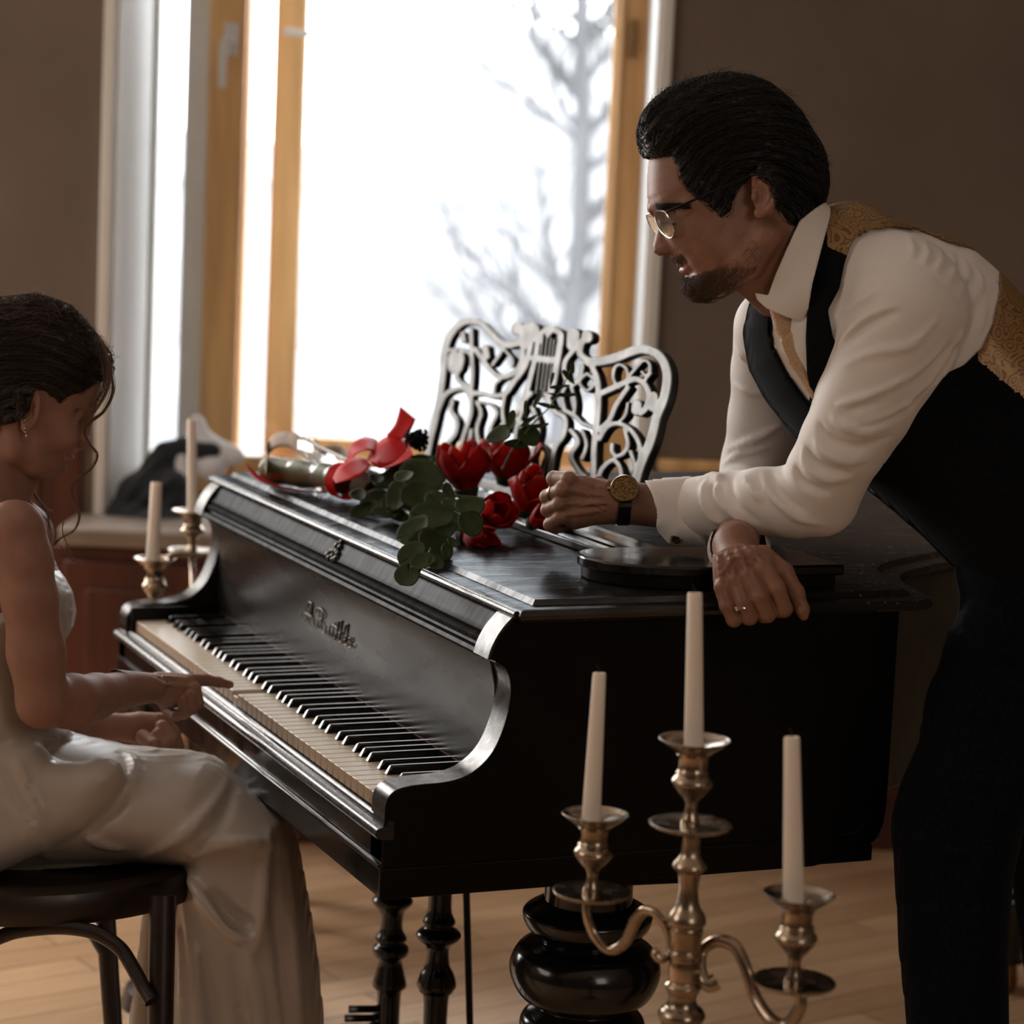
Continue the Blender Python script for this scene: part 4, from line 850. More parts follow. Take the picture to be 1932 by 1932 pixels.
# traced scroll-work: bars and volutes in photo order, carried onto the real panel plane, sawn from one board
st=[([(1230,420),(1330,410),(1430,385),(1530,345),(1610,330),(1690,355),(1745,410),(1775,500),(1770,600),(1745,700),(1700,810),(1680,900),(1650,1000),(1610,1090),(1570,1200),(1540,1330)],68),
([(1230,420),(1280,520),(1295,640),(1290,800),(1265,1000),(1260,1200),(1255,1330)],44),([(1290,650),(1400,600),(1490,560),(1560,540),(1620,580),(1650,660),(1630,740),(1590,780)],46),([(1290,900),(1370,830),(1420,720),(1500,600)],38),
([(1440,600),(1400,540),(1410,460),(1450,440),(1490,470),(1500,530),(1470,560)],26),([(1510,520),(1560,460),(1610,410),(1650,430),(1655,490),(1625,515),(1600,490)],26),([(1660,500),(1620,560),(1660,640)],26),
([(1300,960),(1350,880),(1420,850),(1500,880),(1560,950),(1590,1040),(1580,1130),(1550,1220)],38),([(1410,860),(1480,800),(1500,710)],24),([(1390,1000),(1390,1050),(1420,1080),(1470,1060),(1500,1000),(1480,900)],34),([(1290,1250),(1320,1170),(1390,1110),(1440,1150),(1460,1250)],36),([(1520,1050),(1550,1150),(1560,1260)],32),
([(1215,240),(1170,300),(1170,370),(1240,420)],50),([(1120,340),(1060,420),(1060,520),(1100,580),(1160,540),(1180,450)],36),([(1215,500),(1270,560),(1215,620),(1160,560),(1215,500)],24),
([(980,190),(1030,230),(1020,330),(1000,450),(980,560),(960,640)],48),([(870,280),(850,400),(820,520),(790,640),(760,760)],38),([(880,280),(900,215),(960,180),(1020,210)],38),([(840,395),(1000,410)],52),
([(905,250),(855,640)],11),([(935,245),(885,660)],11),([(962,250),(910,660)],11),([(985,260),(940,640)],11),
([(740,270),(690,300),(640,300),(590,270),(530,210),(470,150),(410,135),(350,140),(290,185),(240,260),(215,360),(205,480),(190,600),(170,720),(140,860),(110,980),(90,1100),(80,1200)],46),
([(400,190),(405,350),(410,500),(400,640),(400,780),(360,900),(330,1000)],30),([(700,300),(760,300),(760,400),(720,480),(660,520),(590,520),(530,470),(480,400),(430,330)],36),([(640,300),(600,370),(550,440)],24),([(640,340),(690,400),(690,450)],22),
([(240,340),(330,330),(400,370)],26),([(330,330),(340,420),(300,520),(350,580),(400,600)],30),([(170,760),(220,650),(300,610),(370,620),(400,680)],34),([(270,690),(260,760),(300,830),(290,920),(230,1000),(180,1090)],30),
([(400,640),(480,640),(560,660),(640,640),(700,560),(780,450),(820,300)],40),([(440,700),(470,780),(440,900),(470,1060),(480,1180)],28),([(470,700),(540,720),(580,780),(540,870),(520,960)],28),([(560,660),(570,580),(610,540)],22),
([(700,800),(760,700),(820,640)],38),([(640,900),(700,820),(760,860),(740,960)],32),([(830,740),(870,860),(860,960),(820,1080),(830,1180)],34),([(930,650),(980,760),(1060,820),(1050,930),(990,1020),(960,1150),(950,1260)],38),([(1060,760),(1130,800),(1180,850),(1260,880)],32),
([(1100,900),(1150,980),(1100,1080),(1150,1180),(1200,1230)],36),([(880,1000),(930,1060),(900,1160),(890,1280)],32),([(1180,900),(1210,1000),(1180,1100)],28),([(1060,760),(1040,650),(1080,560)],28),([(230,1000),(300,1060),(380,1000),(400,900)],28),([(600,900),(560,1000),(600,1120),(640,1240)],32),([(700,1000),(680,1120),(720,1250)],32),([(480,1100),(560,1060)],28),([(640,640),(620,760),(640,900)],28),([(760,760),(720,880),(700,1000)],30),([(1100,580),(1130,700),(1120,800)],26),
([(60,1200),(500,1290),(1000,1370),(1540,1440)],100),([(730,180),(730,190)],90),([(820,200),(810,230)],130),([(770,250),(800,300)],70),([(1215,235),(1216,250)],80),([(1120,225),(1115,300)],92),([(1565,720),(1560,760)],74),([(1680,660),(1678,740)],70),([(290,400),(290,450)],110),([(340,220),(350,270)],34),([(500,320),(510,380)],48),([(960,200),(940,230)],40)]
hp_=.0017; Ymin,Ymax,Zmin,Zmax=-.05,LN+.05,-.03,.34
gx=np.arange(Ymin,Ymax,hp_); gz=np.arange(Zmin,Zmax,hp_); G_=PB+gx[:,None,None]*ey+gz[None,:,None]*ez-CC; dz_=G_@FW
X_=966+FPX*(G_@RT)/dz_; Z_=966-FPX*(G_@UP)/dz_; D_=np.full(X_.shape,1e3)   # photo position of every point of the board, for the traced pattern
for P,wd in st:
    Q=[(780+p[0]/3.7154,570+p[1]/3.7154) for p in cr(P,5)]; w=wd/3.7154/2
    for a,b in zip(Q,Q[1:]):
        a=np.array(a);b=np.array(b);e=b-a;t=np.clip(((X_-a[0])*e[0]+(Z_-a[1])*e[1])/(e@e+1e-12),0,1)
        D_=np.minimum(D_,np.sqrt((X_-a[0]-t*e[0])**2+(Z_-a[1]-t*e[1])**2)-w)
D_=D_*dz_/FPX
class Board(SDF):
    def Wd(s,P): P=np.asarray(P,float); return PB+P[...,0:1]*ey+P[...,1:2]*ez+(P[...,2:3]-.0065)*en
bd_=Board.__new__(Board); bd_.h=hp_; bd_.lo=np.array([Ymin,Zmin,-.0112]); bd_.n=[len(gx),len(gz),15]
wz=bd_.lo[2]+hp_*np.arange(15); D3=D_[:,:,None]; W3=np.abs(wz)[None,None,:]-.0065
bd_.d=(np.minimum(np.maximum(D3+.001,W3+.001),0)+np.sqrt(np.maximum(D3+.001,0)**2+np.maximum(W3+.001,0)**2)-.001).astype(np.float32)
bd_.build('carved_panel','desk_face_sheen',desk,mats=['desk_face_sheen','desk_edge'],chooser=lambda V:(V[:,2]<.0045))
# ---------------- candelabra ----------------
def sizer(d): return d/FPX
def lprof(l,d,yref): # (half width px, y px) pairs -> radius, height relative to yref
    s_=d/FPX; return [(max(.0004,a*s_),(yref-b)*s_) for a,b in l]
D1=2.45; s1=D1/FPX
TL=np.array([.045,0,1.0]); TL=UP*.0+np.array([0,0,1.]); lean=RT*.0
def axis_pt(x,y,d=D1): return pt(x,y,d)
cnd=empty('candelabrum',pt(1290,2500,D1),'tarnished silver three-armed candelabrum in front of the piano side','candelabrum')
def lathe_px(nm,xc,l,d,par,m='pewter',yr=None,n=56):
    """profile given as (half-width px, photo y); the axis is vertical and passes through (xc, y0)"""
    s_=d/FPX; y0=yr or l[0][1]; o=pt(xc,y0,d); P=cr([(a*s_,(y0-b)*s_*1.006) for a,b in l],5)
    return MB().lathe([(max(.0004,p[0]),p[1]) for p in P],o,n).build(nm,m,par,ang=35)
# central stem (list runs from the bottom up)
stem=[(38,1932),(45,1915),(40,1903),(30,1895),(26,1880),(32,1865),(36,1856),(31,1850),(29,1845),(30,1820),(28,1805),(33,1797),(33,1790),(29,1785),(32,1750),(31,1742),(36,1735),(34,1722),(22,1700),(18,1670),(21,1645),(26,1635),(33,1628),(30,1620),(20,1606),(17,1590),(17,1570),(15,1556)]
st_=lathe_px('stem',1285,[(30,2440),(34,2300),(22,2200),(26,2080),(34,2000),(38,1960)]+stem,D1,cnd,yr=1932)
MB().lathe([(.13,0),(.132,.012),(.11,.022),(.06,.04),(.03,.09),(.024,.2),(.018,.34)],np.array(pt(1285,1932,D1))*[1,1,0],48).build('foot','pewter',cnd)
def cup(xc,yb,yt,d,k=1.0,ysq=.21):
    """drip plate, bulb and cup on top; yb = plate centre y, yt = cup rim centre y"""
    h=(yb-yt); par=cnd
    lathe_px('drip_plate',xc,[(6*k,yb+10),(30*k,yb+9),(62*k,yb+6),(76*k,yb+2),(79*k,yb-2),(72*k,yb-4),(20*k,yb-1)],d,par)
    f=lambda t: yb-t*h
    lathe_px('socket',xc,[(18*k,f(0)),(17*k,f(.06)),(12*k,f(.17)),(13*k,f(.28)),(24*k,f(.36)),(38*k,f(.47)),(40*k,f(.52)),(34*k,f(.575)),(30*k,f(.60)),(33*k,f(.62)),(30*k,f(.64)),(28*k,f(.70)),(29*k,f(.80)),(33*k,f(.82)),(34*k,f(.84)),(55*k,f(.93)),(66*k,f(.99)),(68*k,f(1.0)),(64*k,f(1.0)),(50*k,f(.95)),(20*k,f(.90)),(16*k,f(.88))],d,par)
cup(1302,1556,1392,D1); 
cup(1116,1684,1532,2.50,.93,); cup(1497,1853,1682,2.37,1.0)
def arm(pts,rad,nm='arm'):
    Q=cr([tuple(pt(*p)) for p in pts],7); r=np.interp(np.linspace(0,1,len(Q)),np.linspace(0,1,len(rad)),rad)*s1
    MB().tube(Q,list(r),12,flat=.75).build(nm,'pewter',cnd)
arm([(1106,1700,2.5),(1108,1730,2.5),(1122,1765,2.5),(1148,1793,2.49),(1178,1780,2.48),(1200,1735,2.47),(1222,1718,2.46),(1246,1733,2.45),(1262,1770,2.45),(1262,1800,2.45),(1248,1812,2.44),(1236,1800,2.44),(1242,1792,2.44)],[9,11,12,10,11,12,11,10,9,8,9,10,8])
arm([(1510,1872,2.37),(1510,1900,2.37),(1485,1935,2.38),(1455,1925,2.39),(1425,1880,2.41),(1405,1820,2.42),(1385,1785,2.43),(1352,1775,2.44),(1325,1795,2.45),(1322,1830,2.44),(1335,1858,2.43),(1352,1852,2.43)],[12,13,14,13,12,12,13,12,12,12,13,17])
def candle(xb,yb,xt,yt,rb,rt_,d,label,group='lit-out taper candles of the near candelabrum'):
    a=pt(xb,yb,d); b=pt(xt,yt,d); e=empty('taper_candle',a,label,'candle',group); s_=d/FPX
    ax=b-a; L_=np.linalg.norm(ax); P=[(rb*s_,-.012),(rb*s_,0),((rb+rt_)/2*s_,L_*.5),(rt_*s_,L_*.985),(rt_*s_*.9,L_),(rt_*s_*.55,L_-.0012),(.0006,L_-.0025)]
    MB().lathe(P,a,8 if False else 28,ax).build('wax_body','wax',e)
    w=b-ax/L_*.003; MB().tube([w,w+np.array([0,0,.006]),w+np.array([0,0,.009])-RT*.002,w+np.array([0,0,.0125])-RT*.0035],[.0006,.0006,.0005,.0003],6).build('wick','wick',e)
    return e
candle(1309,1405,1311,1118,18.5,14,D1,'tallest white taper candle, in the middle socket of the silver candelabrum')
candle(1115,1548,1131,1269,18,12.5,2.50,'white taper candle leaning slightly right in the left arm of the candelabrum')
candle(1497,1692,1494,1390,20,15,2.37,'white taper candle with wax drips on the lowest right arm of the candelabrum')
# far candelabrum by the window
D2=4.15
c2=empty('candelabrum',pt(330,1400,D2),'blurred silver candelabrum standing behind the far end of the keyboard','candelabrum')
def cup2(xc,yb,yt,d,k):
    global cnd
    keep=cnd; cnd=c2; cup(xc,yb,yt,d,k); cnd=keep
cup2(290,1160,1052,D2,.58); cup2(362,1040,962,D2+.1,.58)
def arm2(pts,rad):
    Q=cr([tuple(pt(*p)) for p in pts],7); MB().tube(Q,[rad*D2/FPX]*len(Q),10).build('arm','pewter',c2)
arm2([(290,1165,D2),(292,1200,D2),(320,1230,D2),(350,1215,D2),(362,1180,D2)],5); arm2([(362,1048,D2+.1),(364,1100,D2+.05),(362,1180,D2)],6)
MB().tube([pt(318,1054,D2-.05),pt(325,1047,D2-.05),pt(342,1044,D2-.05),pt(358,1045,D2-.05)],[7*D2/FPX]*4,12).build('snuffer_arm','pewter',c2)
a=np.array(pt(362,1180,D2)); MB().lathe([(.085,-.44),(.085,-.42),(.03,-.38),(.014,-.30),(.018,-.2),(.012,-.1),(.016,0)],a,32).build('stem','pewter',c2)
MB().lathe([(.10,-.46),(.10,-.44),(.09,-.435)],a,32).build('foot','pewter',c2)
c2z=a[2]-.46
candle(288,1058,295,910,13,10,D2,'white taper candle in the lower socket of the blurred far candelabrum',group='candles of the far candelabrum')
candle(364,970,361,792,11,8,D2+.1,'thin white taper candle rising before the clothes on the window sill',group='candles of the far candelabrum')
tb=empty('side_stand',np.array([a[0],a[1],0]),'small dark wooden stand carrying the far candelabrum behind the keyboard','stand')
MB().lathe([(.13,c2z-.022),(.135,c2z-.01),(.13,c2z-.001)],(a[0],a[1],0),40).build('stand_top','dark_wood',tb); MB().lathe([(.11,0),(.10,.03),(.02,.06),(.02,c2z-.022)],(a[0],a[1],0),32).build('stand_post','dark_wood',tb)
# dark tapered pedestal leg behind the dress
q=np.array([.47,1.76,0]); pe=empty('stool',q,'dark tapered stool leg with rounded foot seen between the dress and the piano leg','stool')
MB().lathe([(.020,0),(.026,.006),(.026,.02),(.012,.045),(.013,.08),(.024,.2),(.030,.42),(.03,.46)],q,32).build('leg','lacquer',pe); MB().lathe([(.16,.46),(.17,.47),(.17,.50),(.15,.51)],q-np.array([.12,-.1,0]),40).build('seat','dark_wood',pe)
for dx,dy in ((-.24,0),(-.24,.2),(0,.2)): MB().lathe([(.020,0),(.026,.006),(.026,.02),(.012,.045),(.013,.08),(.024,.2),(.030,.42),(.03,.46)],q+np.array([dx,dy,0]),20).build('leg','lacquer',pe)
# clothes heaped on the sill
def heap(nm,d0,lo,hi,caps,m,label,cat='clothes',h=5,ridges=()):
    F=SDF(d0,lo,hi,h)
    for a_,b_,r1,r2 in caps: F.cap(a_,b_,r1,r2,k=18)
    for P,r in ridges: F.ridge(P,r,8,.1)
    o=F.build(nm,m,smooth_it=2); return tag(o,label,cat)
heap('dark_jacket',5.45,(190,760,-90),(470,1070,120),[((250,985,0),(330,980,10),26,26),((240,960,10),(300,880,0),30,26),((300,880,0),(345,840,-10),26,16),((260,930,20),(330,920,30),36,30),((250,990,50),(330,985,55),22,20),((330,920,20),(340,985,40),26,22),((310,850,0),(400,850,-10),18,16),((230,970,40),(300,990,60),24,22)],'navy_cloth','dark navy jacket heaped on the left end of the window sill',ridges=[([(240,970),(290,930),(330,900)],8),([(250,1000),(300,960),(340,940)],8),([(230,950),(270,900),(310,860)],7)])
heap('pale_cloth',5.5,(300,770,-90),(500,1000,140),[((370,800,0),(352,850,0),13,14),((370,800,0),(390,845,0),13,18),((390,845,0),(445,860,10),26,18),((352,850,0),(400,880,20),14,28),((345,860,40),(358,930,60),12,14),((330,855,40),(345,860,40),10,12)],'pale_cloth','crumpled pale shirt lying on the navy jacket by the window frame',h=4)
# fabric tag: handbag strap loop on top
# ---------------- bouquet lying on the lid ----------------
def onz(x,y,z):
    r=FW+RT*(x-966)/FPX-UP*(y-966)/FPX; return CC+r*((z-CC[2])/r[2])
bq=empty('bouquet',onz(760,960,.972),'bouquet of red flowers and eucalyptus with a red ribbon lying on the piano lid','bouquet')
def grid(nm,fn,nu,nv,m,par,th=.0008,label=None):
    vs=[fn(i/nu,j/nv) for i in range(nu+1) for j in range(nv+1)]; k=nv+1
    fs=[(i*k+j,(i+1)*k+j,(i+1)*k+j+1,i*k+j+1) for i in range(nu) for j in range(nv)]
    me=mesh(nm,vs,fs); o=link(nm,me,m,par); 
    if th: q=o.modifiers.new('t','SOLIDIFY'); q.thickness=th; q.offset=0
    if label: o['label']=label
    return o
def frame(ax):
    ax=np.array(ax,float); ax/=np.linalg.norm(ax); a=np.cross(ax,[.13,.2,.97]); a/=np.linalg.norm(a); return ax,a,np.cross(ax,a)
def flower(c,ax,R,rings,seed,nm='flower',m='petal'):
    Rn=random.Random(seed); ax,a,b=frame(ax); c=np.array(c,float)
    root=MB().lathe([(.001,-.004),(R*.22,.0),(R*.28,R*.18),(R*.12,R*.3)],c,14,ax).build(nm,'leaf',bq)
    for (n,spread,hh,w) in rings:
        ph=Rn.uniform(0,6)
        for k in range(n):
            az=ph+6.283*k/n+Rn.uniform(-.12,.12); sp=spread*Rn.uniform(.88,1.12); H_=hh*Rn.uniform(.93,1.07)*R; tip=Rn.uniform(-.1,.12)
            def fn(u,v,az=az,sp=sp,H_=H_,tip=tip):
                s_=(u-.5)*2; t=v; wd=w*1.25*math.sin(math.pi*(.10+.74*t))**.55
                rad=R*(.12+sp*math.sin(t*1.9)**1.0*.62+ (sp-.55)*.5*t*t); aa=az+s_*wd*.72/(.35+rad/R)
                z=H_*(t**.85)*(1-.30*s_*s_*t*t-.05*abs(s_)**3) ; r=rad*(1-.10*(1-s_*s_)*0+.05*math.sin(6*s_+az)*t)
                r+=R*tip*max(0,t-.8)*2
                return c+ax*z+(a*math.cos(aa)+b*math.sin(aa))*r
            grid('petal',fn,8,9,m,root,.0009)
    return root
def dd(x,y): return RT*x-UP*y
flower(onz(882,938,.99),dd(-.12,-1)+FW*-.15,.072,[(3,.30,1.2,.9),(4,.50,1.25,.85),(4,.66,1.12,.85)],1)
flower(onz(955,915,1.0),dd(.05,-1)-FW*.05,.068,[(3,.35,1.05,.9),(4,.55,1.1,.9),(4,.74,.98,.9)],2)
flower(onz(985,972,.992),dd(.30,-.85)-FW*.35,.060,[(3,.3,1.2,.9),(4,.48,1.22,.95),(3,.62,1.1,.95)],3)
flower(onz(925,985,.992),dd(.25,-.35)-FW*.8,.052,[(3,.35,1.0,.9),(5,.6,1.0,.9)],4)
flower(onz(868,1008,.984),dd(.75,.15)-FW*.5,.050,[(3,.3,1.0,.9),(4,.52,1.1,.9)],5)
flower(onz(1000,990,.985),dd(.5,-.3)-FW*.5,.042,[(3,.3,1.0,.9),(4,.55,1.05,.9)],6)
# small pink bud
MB().lathe([(.001,0),(.007,.004),(.009,.012),(.006,.02),(.001,.024)],onz(918,975,1.01),14,dd(.2,-1)).build('bud','petal',bq)
# eucalyptus sprigs: round cupped leaves on stems
def leaf(x,y,z,r,nrm,asp=1.,roll=0,m='leaf',cupd=.18):
    c=onz(x,y,z) if z<3 else pt(x,y,z); n_,a,b=frame(nrm); d=np.linalg.norm(c-CC); R=r*d/FPX; ca,sa=math.cos(roll),math.sin(roll); a,b=a*ca+b*sa,b*ca-a*sa
    def fn(u,v):
        an=6.2832*u; q=v; rr=R*q*(1+.05*math.sin(3*an+x)); X=math.cos(an)*rr; Y=math.sin(an)*rr*asp
        if v>.85 and abs(an-3.14)<.3: X*=.93
        return c+a*X+b*Y+n_*(cupd*R*(q*q)-.05*R*abs(Y/R)+.04*R*math.sin(2*an+y)*q)
    o=grid('leaf',fn,26,5,m,bq,.0007); return c
tc_=-FW*.8+UP*.45
Ls=[(689,963,.980,28,(-.2,.3),.6),(722,925,1.0,32,(-.5,.1),.9),(740,905,1.02,34,(-.3,.5),.75),(774,882,1.035,38,(-.2,.6),.8),(796,900,1.03,42,(.2,.5),.95),(752,936,1.01,30,(-.6,-.1),.85),(790,938,1.02,34,(.1,.2),.9),(745,952,.995,26,(-.3,-.3),.8),(830,952,1.02,32,(0,.4),.7),(815,978,1.01,42,(-.1,.3),.75),(783,1002,.995,34,(-.5,.1),.8),(856,955,1.03,24,(.2,.7),.7),(886,958,1.045,27,(.1,.4),.95),(888,988,1.03,25,(.3,-.1),.9),(800,1022,.99,34,(-.1,.2),.7),(820,1034,.985,38,(.4,.1),.8),(764,900,1.045,22,(-.6,.4),.6),(712,905,1.02,20,(-.4,.6),.5),(806,868,1.04,24,(.1,.8),.5),(845,930,1.03,20,(.5,.2),.6)]
Ls+=[(706,948,.985,30,(-.4,.1),.8),(730,968,.985,26,(-.1,.4),.6),(765,962,.99,34,(.1,.1),.8),(848,985,1.0,30,(.2,.3),.7),(835,1005,.99,28,(-.2,.3),.8),(812,912,1.0,30,(.3,.4),.7),(678,935,1.0,22,(-.5,.5),.6),(770,920,1.0,34,(-.1,-.1),.9),(905,1005,.985,24,(.4,.2),.8)]
for x,y,z,r,(a_,b_),asp in Ls: leaf(x,y,z,r*1.1,tc_+RT*a_+UP*b_,asp,roll=x*.37)
for x,y,d,r,(a_,b_),asp in ((778,1047,3.05,31,(-.4,0),.85),(770,1086,3.0,27,(-.2,.1),.95),(808,1088,2.99,31,(.2,-.1),.95),(842,1040,3.02,20,(.5,.2),.55),(855,1025,3.03,15,(.3,.6),.7),(798,1060,3.0,26,(-.1,.3),.8),(822,1062,3.0,20,(.3,.3),.8)): leaf(x,y,d,r,tc_+RT*a_+UP*b_,asp,roll=x*.3)
for P in ([(660,915,.99),(720,925,1.0),(790,935,1.01),(850,955,1.01)],[(665,920,.985),(740,950,.99),(800,990,.99),(815,1025,.985)],[(680,925,.99),(800,930,1.0),(900,940,1.0),(990,950,.995)],[(660,905,1.0),(780,890,1.02),(900,910,1.01)]):
    MB().tube([onz(*p) for p in cr(P,4)],.0025,6).build('stem','stem',bq)
MB().tube([onz(815,1025,.985),pt(805,1055,3.03),pt(788,1085,3.0)],.0013,6).build('stem','stem',bq)
# pointed leaves rising in front of the music desk
for x,y,r,(a_,b_),asp,rl,m_ in ((943,822,26,(-.3,.5),.9,.3,'leaf'),(997,824,28,(.3,.4),.8,.9,'leaf'),(1043,716,15,(-.9,.1),.35,1.2,'leaf'),(1056,732,22,(.1,.9),.3,.5,'leaf'),(1079,693,13,(.7,.1),.6,1.5,'leaf'),(1070,712,18,(.6,.4),.4,2.3,'leaf'),(1060,748,30,(0,1),.22,.05,'leaf'),(1019,750,22,(-.8,.2),.35,1.0,'leaf'),(1038,770,26,(.1,.9),.25,-.3,'leaf'),(994,771,18,(-.9,0),.35,1.5,'leaf'),(1014,806,26,(.2,.8),.25,.4,'leaf'),(965,798,26,(-.5,.1),.4,1.2,'leaf'),(1000,795,20,(-.4,.5),.3,.8,'leaf'),(975,840,24,(0,.5),.5,0,'leaf')):
    leaf(x,y,3.42,r,-FW*.5+RT*a_+UP*b_,asp,rl,m_)
MB().tube([onz(940,900,1.0),pt(965,850,3.42),pt(1000,805,3.42),pt(1035,770,3.42),pt(1062,730,3.42),pt(1080,690,3.42)],[.002,.0016,.0013,.0011,.0009,.0006],6).build('stem','stem',bq)
# dark cone, stem bundle, wrapping paper
cn=onz(786,830,1.075); cm=MB()
for k in range(40):
    a_=k*2.4; h_=(k/40-.5)*.03; r_=.016*math.cos(h_*45); cm.lathe([(.001,-.002),(.0042,0),(.001,.0035)],cn+np.array([math.cos(a_)*r_,math.sin(a_)*r_,h_]),7,(math.cos(a_),math.sin(a_),.3))
cm.lathe([(.001,-.016),(.013,-.008),(.014,.006),(.001,.016)],cn,14).build('dark_seed_head','vest',bq)
P=cr([onz(506,888,.996),onz(560,893,.998),onz(610,899,1.0),onz(650,908,1.0)],6); R_=[.021+.0015*math.sin(i*1.1) for i in range(len(P))]; MB().tube(P,R_,20).build('wrapped_stems','stem',bq,label='green wrapped stems in film')
MB().tube(P,[r+.003+.0015*math.sin(i*2.1) for i,r in enumerate(R_)],20).build('film','cellophane',bq)
for k,(y0,dz) in enumerate(((880,.0),(884,.004))): pass
def loop(pts,wv,m,nm,th=.0006): 
    Q=cr(pts,8); 
    return grid(nm,lambda u,v:Q[min(len(Q)-1,int(round(u*(len(Q)-1))))]+np.array(wv(u) if callable(wv) else wv)*(v-.5)+np.array([0,0,.0016*math.sin(u*9+v*5)]),len(Q)-1,4,m,bq,th)
loop([onz(503,880,1.01),pt(502,855,3.93),pt(520,832,3.93),pt(548,828,3.9),pt(572,845,3.86),pt(600,865,3.8)],-UP*.028-FW*.02,'paper','wrapping_paper')
loop([pt(600,862,3.8),pt(640,850,3.78),pt(660,870,3.74)],-UP*.02,'paper','wrapping_paper')
for P in ([pt(560,838,3.85),pt(590,845,3.8),pt(620,862,3.76),pt(645,872,3.7)],[pt(575,850,3.82),pt(610,868,3.77),pt(655,880,3.7)],[onz(560,905,.985),onz(590,912,.985),onz(630,925,.985)],[onz(580,925,.975),onz(610,928,.98),onz(640,918,.99)]):
    loop(P,UP*.022+FW*.01,'cellophane','film')
MB().tube([pt(572,825,3.8),pt(600,842,3.78),pt(655,868,3.7)],.0022,6,flat=2).build('film_edge','pale_cloth',bq)
# ribbon
def band(P0,P1,nm='ribbon'):   # ruled band between two edge curves
    A=cr(P0,8);B=cr(P1,8);n=min(len(A),len(B))
    return grid(nm,lambda u,v:(lambda i:A[i]*(1-v)+B[i]*v+FW*(.002*math.sin(3.1*v)))(int(round(u*(n-1)))),n-1,5,'ribbon',bq,.0006)
q=lambda x,y,d: pt(x,y,d)
band([q(728,822,3.66),q(745,800,3.66),q(755,767,3.67)],[q(763,828,3.64),q(777,808,3.64),q(784,791,3.65)])
band([q(655,868,3.66),q(662,838,3.66),q(690,825,3.67),q(712,832,3.67),q(700,850,3.66)],[q(672,895,3.62),q(668,862,3.62),q(690,850,3.60),q(705,855,3.60),q(698,868,3.62)])
band([q(692,868,3.63),q(705,842,3.65),q(735,822,3.66),q(765,830,3.64)],[q(698,870,3.56),q(712,875,3.54),q(722,884,3.54),q(768,870,3.58)])
band([q(765,828,3.66),q(768,850,3.60),q(730,880,3.55),q(698,868,3.58)],[q(770,836,3.62),q(776,862,3.56),q(724,884,3.53),q(700,874,3.57)])
band([q(690,866,3.6),q(665,864,3.58),q(640,880,3.56),q(628,903,3.55)],[q(700,876,3.58),q(690,890,3.53),q(670,902,3.50),q(634,912,3.51)])
band([q(768,862,3.6),q(785,868,3.6),q(792,876,3.6)],[q(770,880,3.56),q(780,878,3.57),q(786,882,3.58)])
cw_=(onz(640,905,1.003)); cx_=(onz(682,915,1.003)); axw=cx_-cw_
MB().lathe([(.026,0),(.0275,.002),(.026,.006),(.028,.010),(.0265,.014),(.029,.019),(.027,.023),(.029,.028),(.027,.031)],cw_,36,axw,cap=False).build('ribbon_wrap','ribbon',bq).modifiers.new('t','SOLIDIFY').thickness=.001
MB().tube([cx_,onz(700,925,.998)],[.022,.014],14).build('stems','bark',bq)
band([onz(466,881,1.01),onz(481,901,.985),onz(508,916,.975),onz(545,924,.975),onz(600,930,.976),onz(640,925,.985)],[onz(464,874,1.025),onz(484,893,1.0),onz(512,911,.986),onz(548,921,.982),onz(600,927,.980),onz(640,918,.99)])
# dry sprigs behind the ribbon
for x,y,dx,dy in ((600,835,-20,-26),(585,835,-8,-24),(690,825,3,-20),(705,820,6,-22)): MB().tube([pt(x,y,3.75),pt(x+dx*.5,y+dy*.6,3.75),pt(x+dx,y+dy,3.75)],[.0007,.0005,.0002],5).build('dry_sprig','bark',bq)
# ---------------- the seated woman ----------------
woman=empty('person',pt(120,1650,3.25),'seated woman in a cream satin dress pressing a piano key with one finger','person')
DW=3.15
HW=SDF(DW,(-190,540,-130),(250,1010,130),2.6)
HW.ell((62,705,0),(122,108,104),k=20,rot=(20,0,0))
HW.poly([(110,620),(160,640),(188,680),(192,715),(188,745),(179,770),(172,790),(160,815),(150,834),(145,843),(143,850),(138,857),(136,864),(126,870),(121,878),(116,889),(106,896),(88,900),(70,896),(50,886),(30,850),(0,780),(0,700),(40,640)],84,78,k=16)
HW.poly([(182,765),(176,785),(173,805),(168,822),(170,832),(163,838),(152,838),(146,830),(150,805),(165,780)],15,13,k=8)
HW.cap((20,800,0),(-30,960,-6),62,66,k=30); HW.cap((45,850,0),(5,950,-4),34,48,k=26)
for sg in (1,-1):
    HW.ell((158,782,sg*40),(15,9,17),k=9,rot=(30,0,0),op='s'); HW.ell((153,784,sg*36),(13,12,14),k=3)
    HW.cap((165,782,sg*30),(150,796,sg*50),3.5,3,k=4)
    HW.ell((128,822,sg*52),(32,26,20),k=26,rot=(40,0,0)); HW.chain([(108,880,sg*18),(80,880,sg*42),(45,850,sg*64),(40,800,sg*76)],[14,17,20,20],k=22)
    e=lambda x,y,w:(x,y,sg*(w+8))
    HW.ell(e(78,774,92),(20,40,8),k=6,rot=(8,-sg*14,0)).ell(e(80,778,101),(9,18,8),k=5,op='s')
    HW.chain([e(90,757,92),e(86,742,96),e(74,738,99),e(64,748,102),e(61,768,103),e(63,792,100),e(68,808,96)],[4,4,4.5,5,5,4.5,4],k=4).ell(e(69,811,94),(8,9,6),k=6).ell(e(88,780,94),(5,8,5),k=4)
    HW.ell((157,831,sg*11),(8,6,6),k=5)
HW.chain([(143,850,0),(139,854,12),(128,854,26)],[4.5,4.5,2],k=5).chain([(136,864,0),(131,863,12),(124,860,24)],[5,4.5,2],k=5)
HW.chain([(141,858,0),(133,859,18),(121,857,32)],[1.5,1.5,1.6],k=3,op='s')
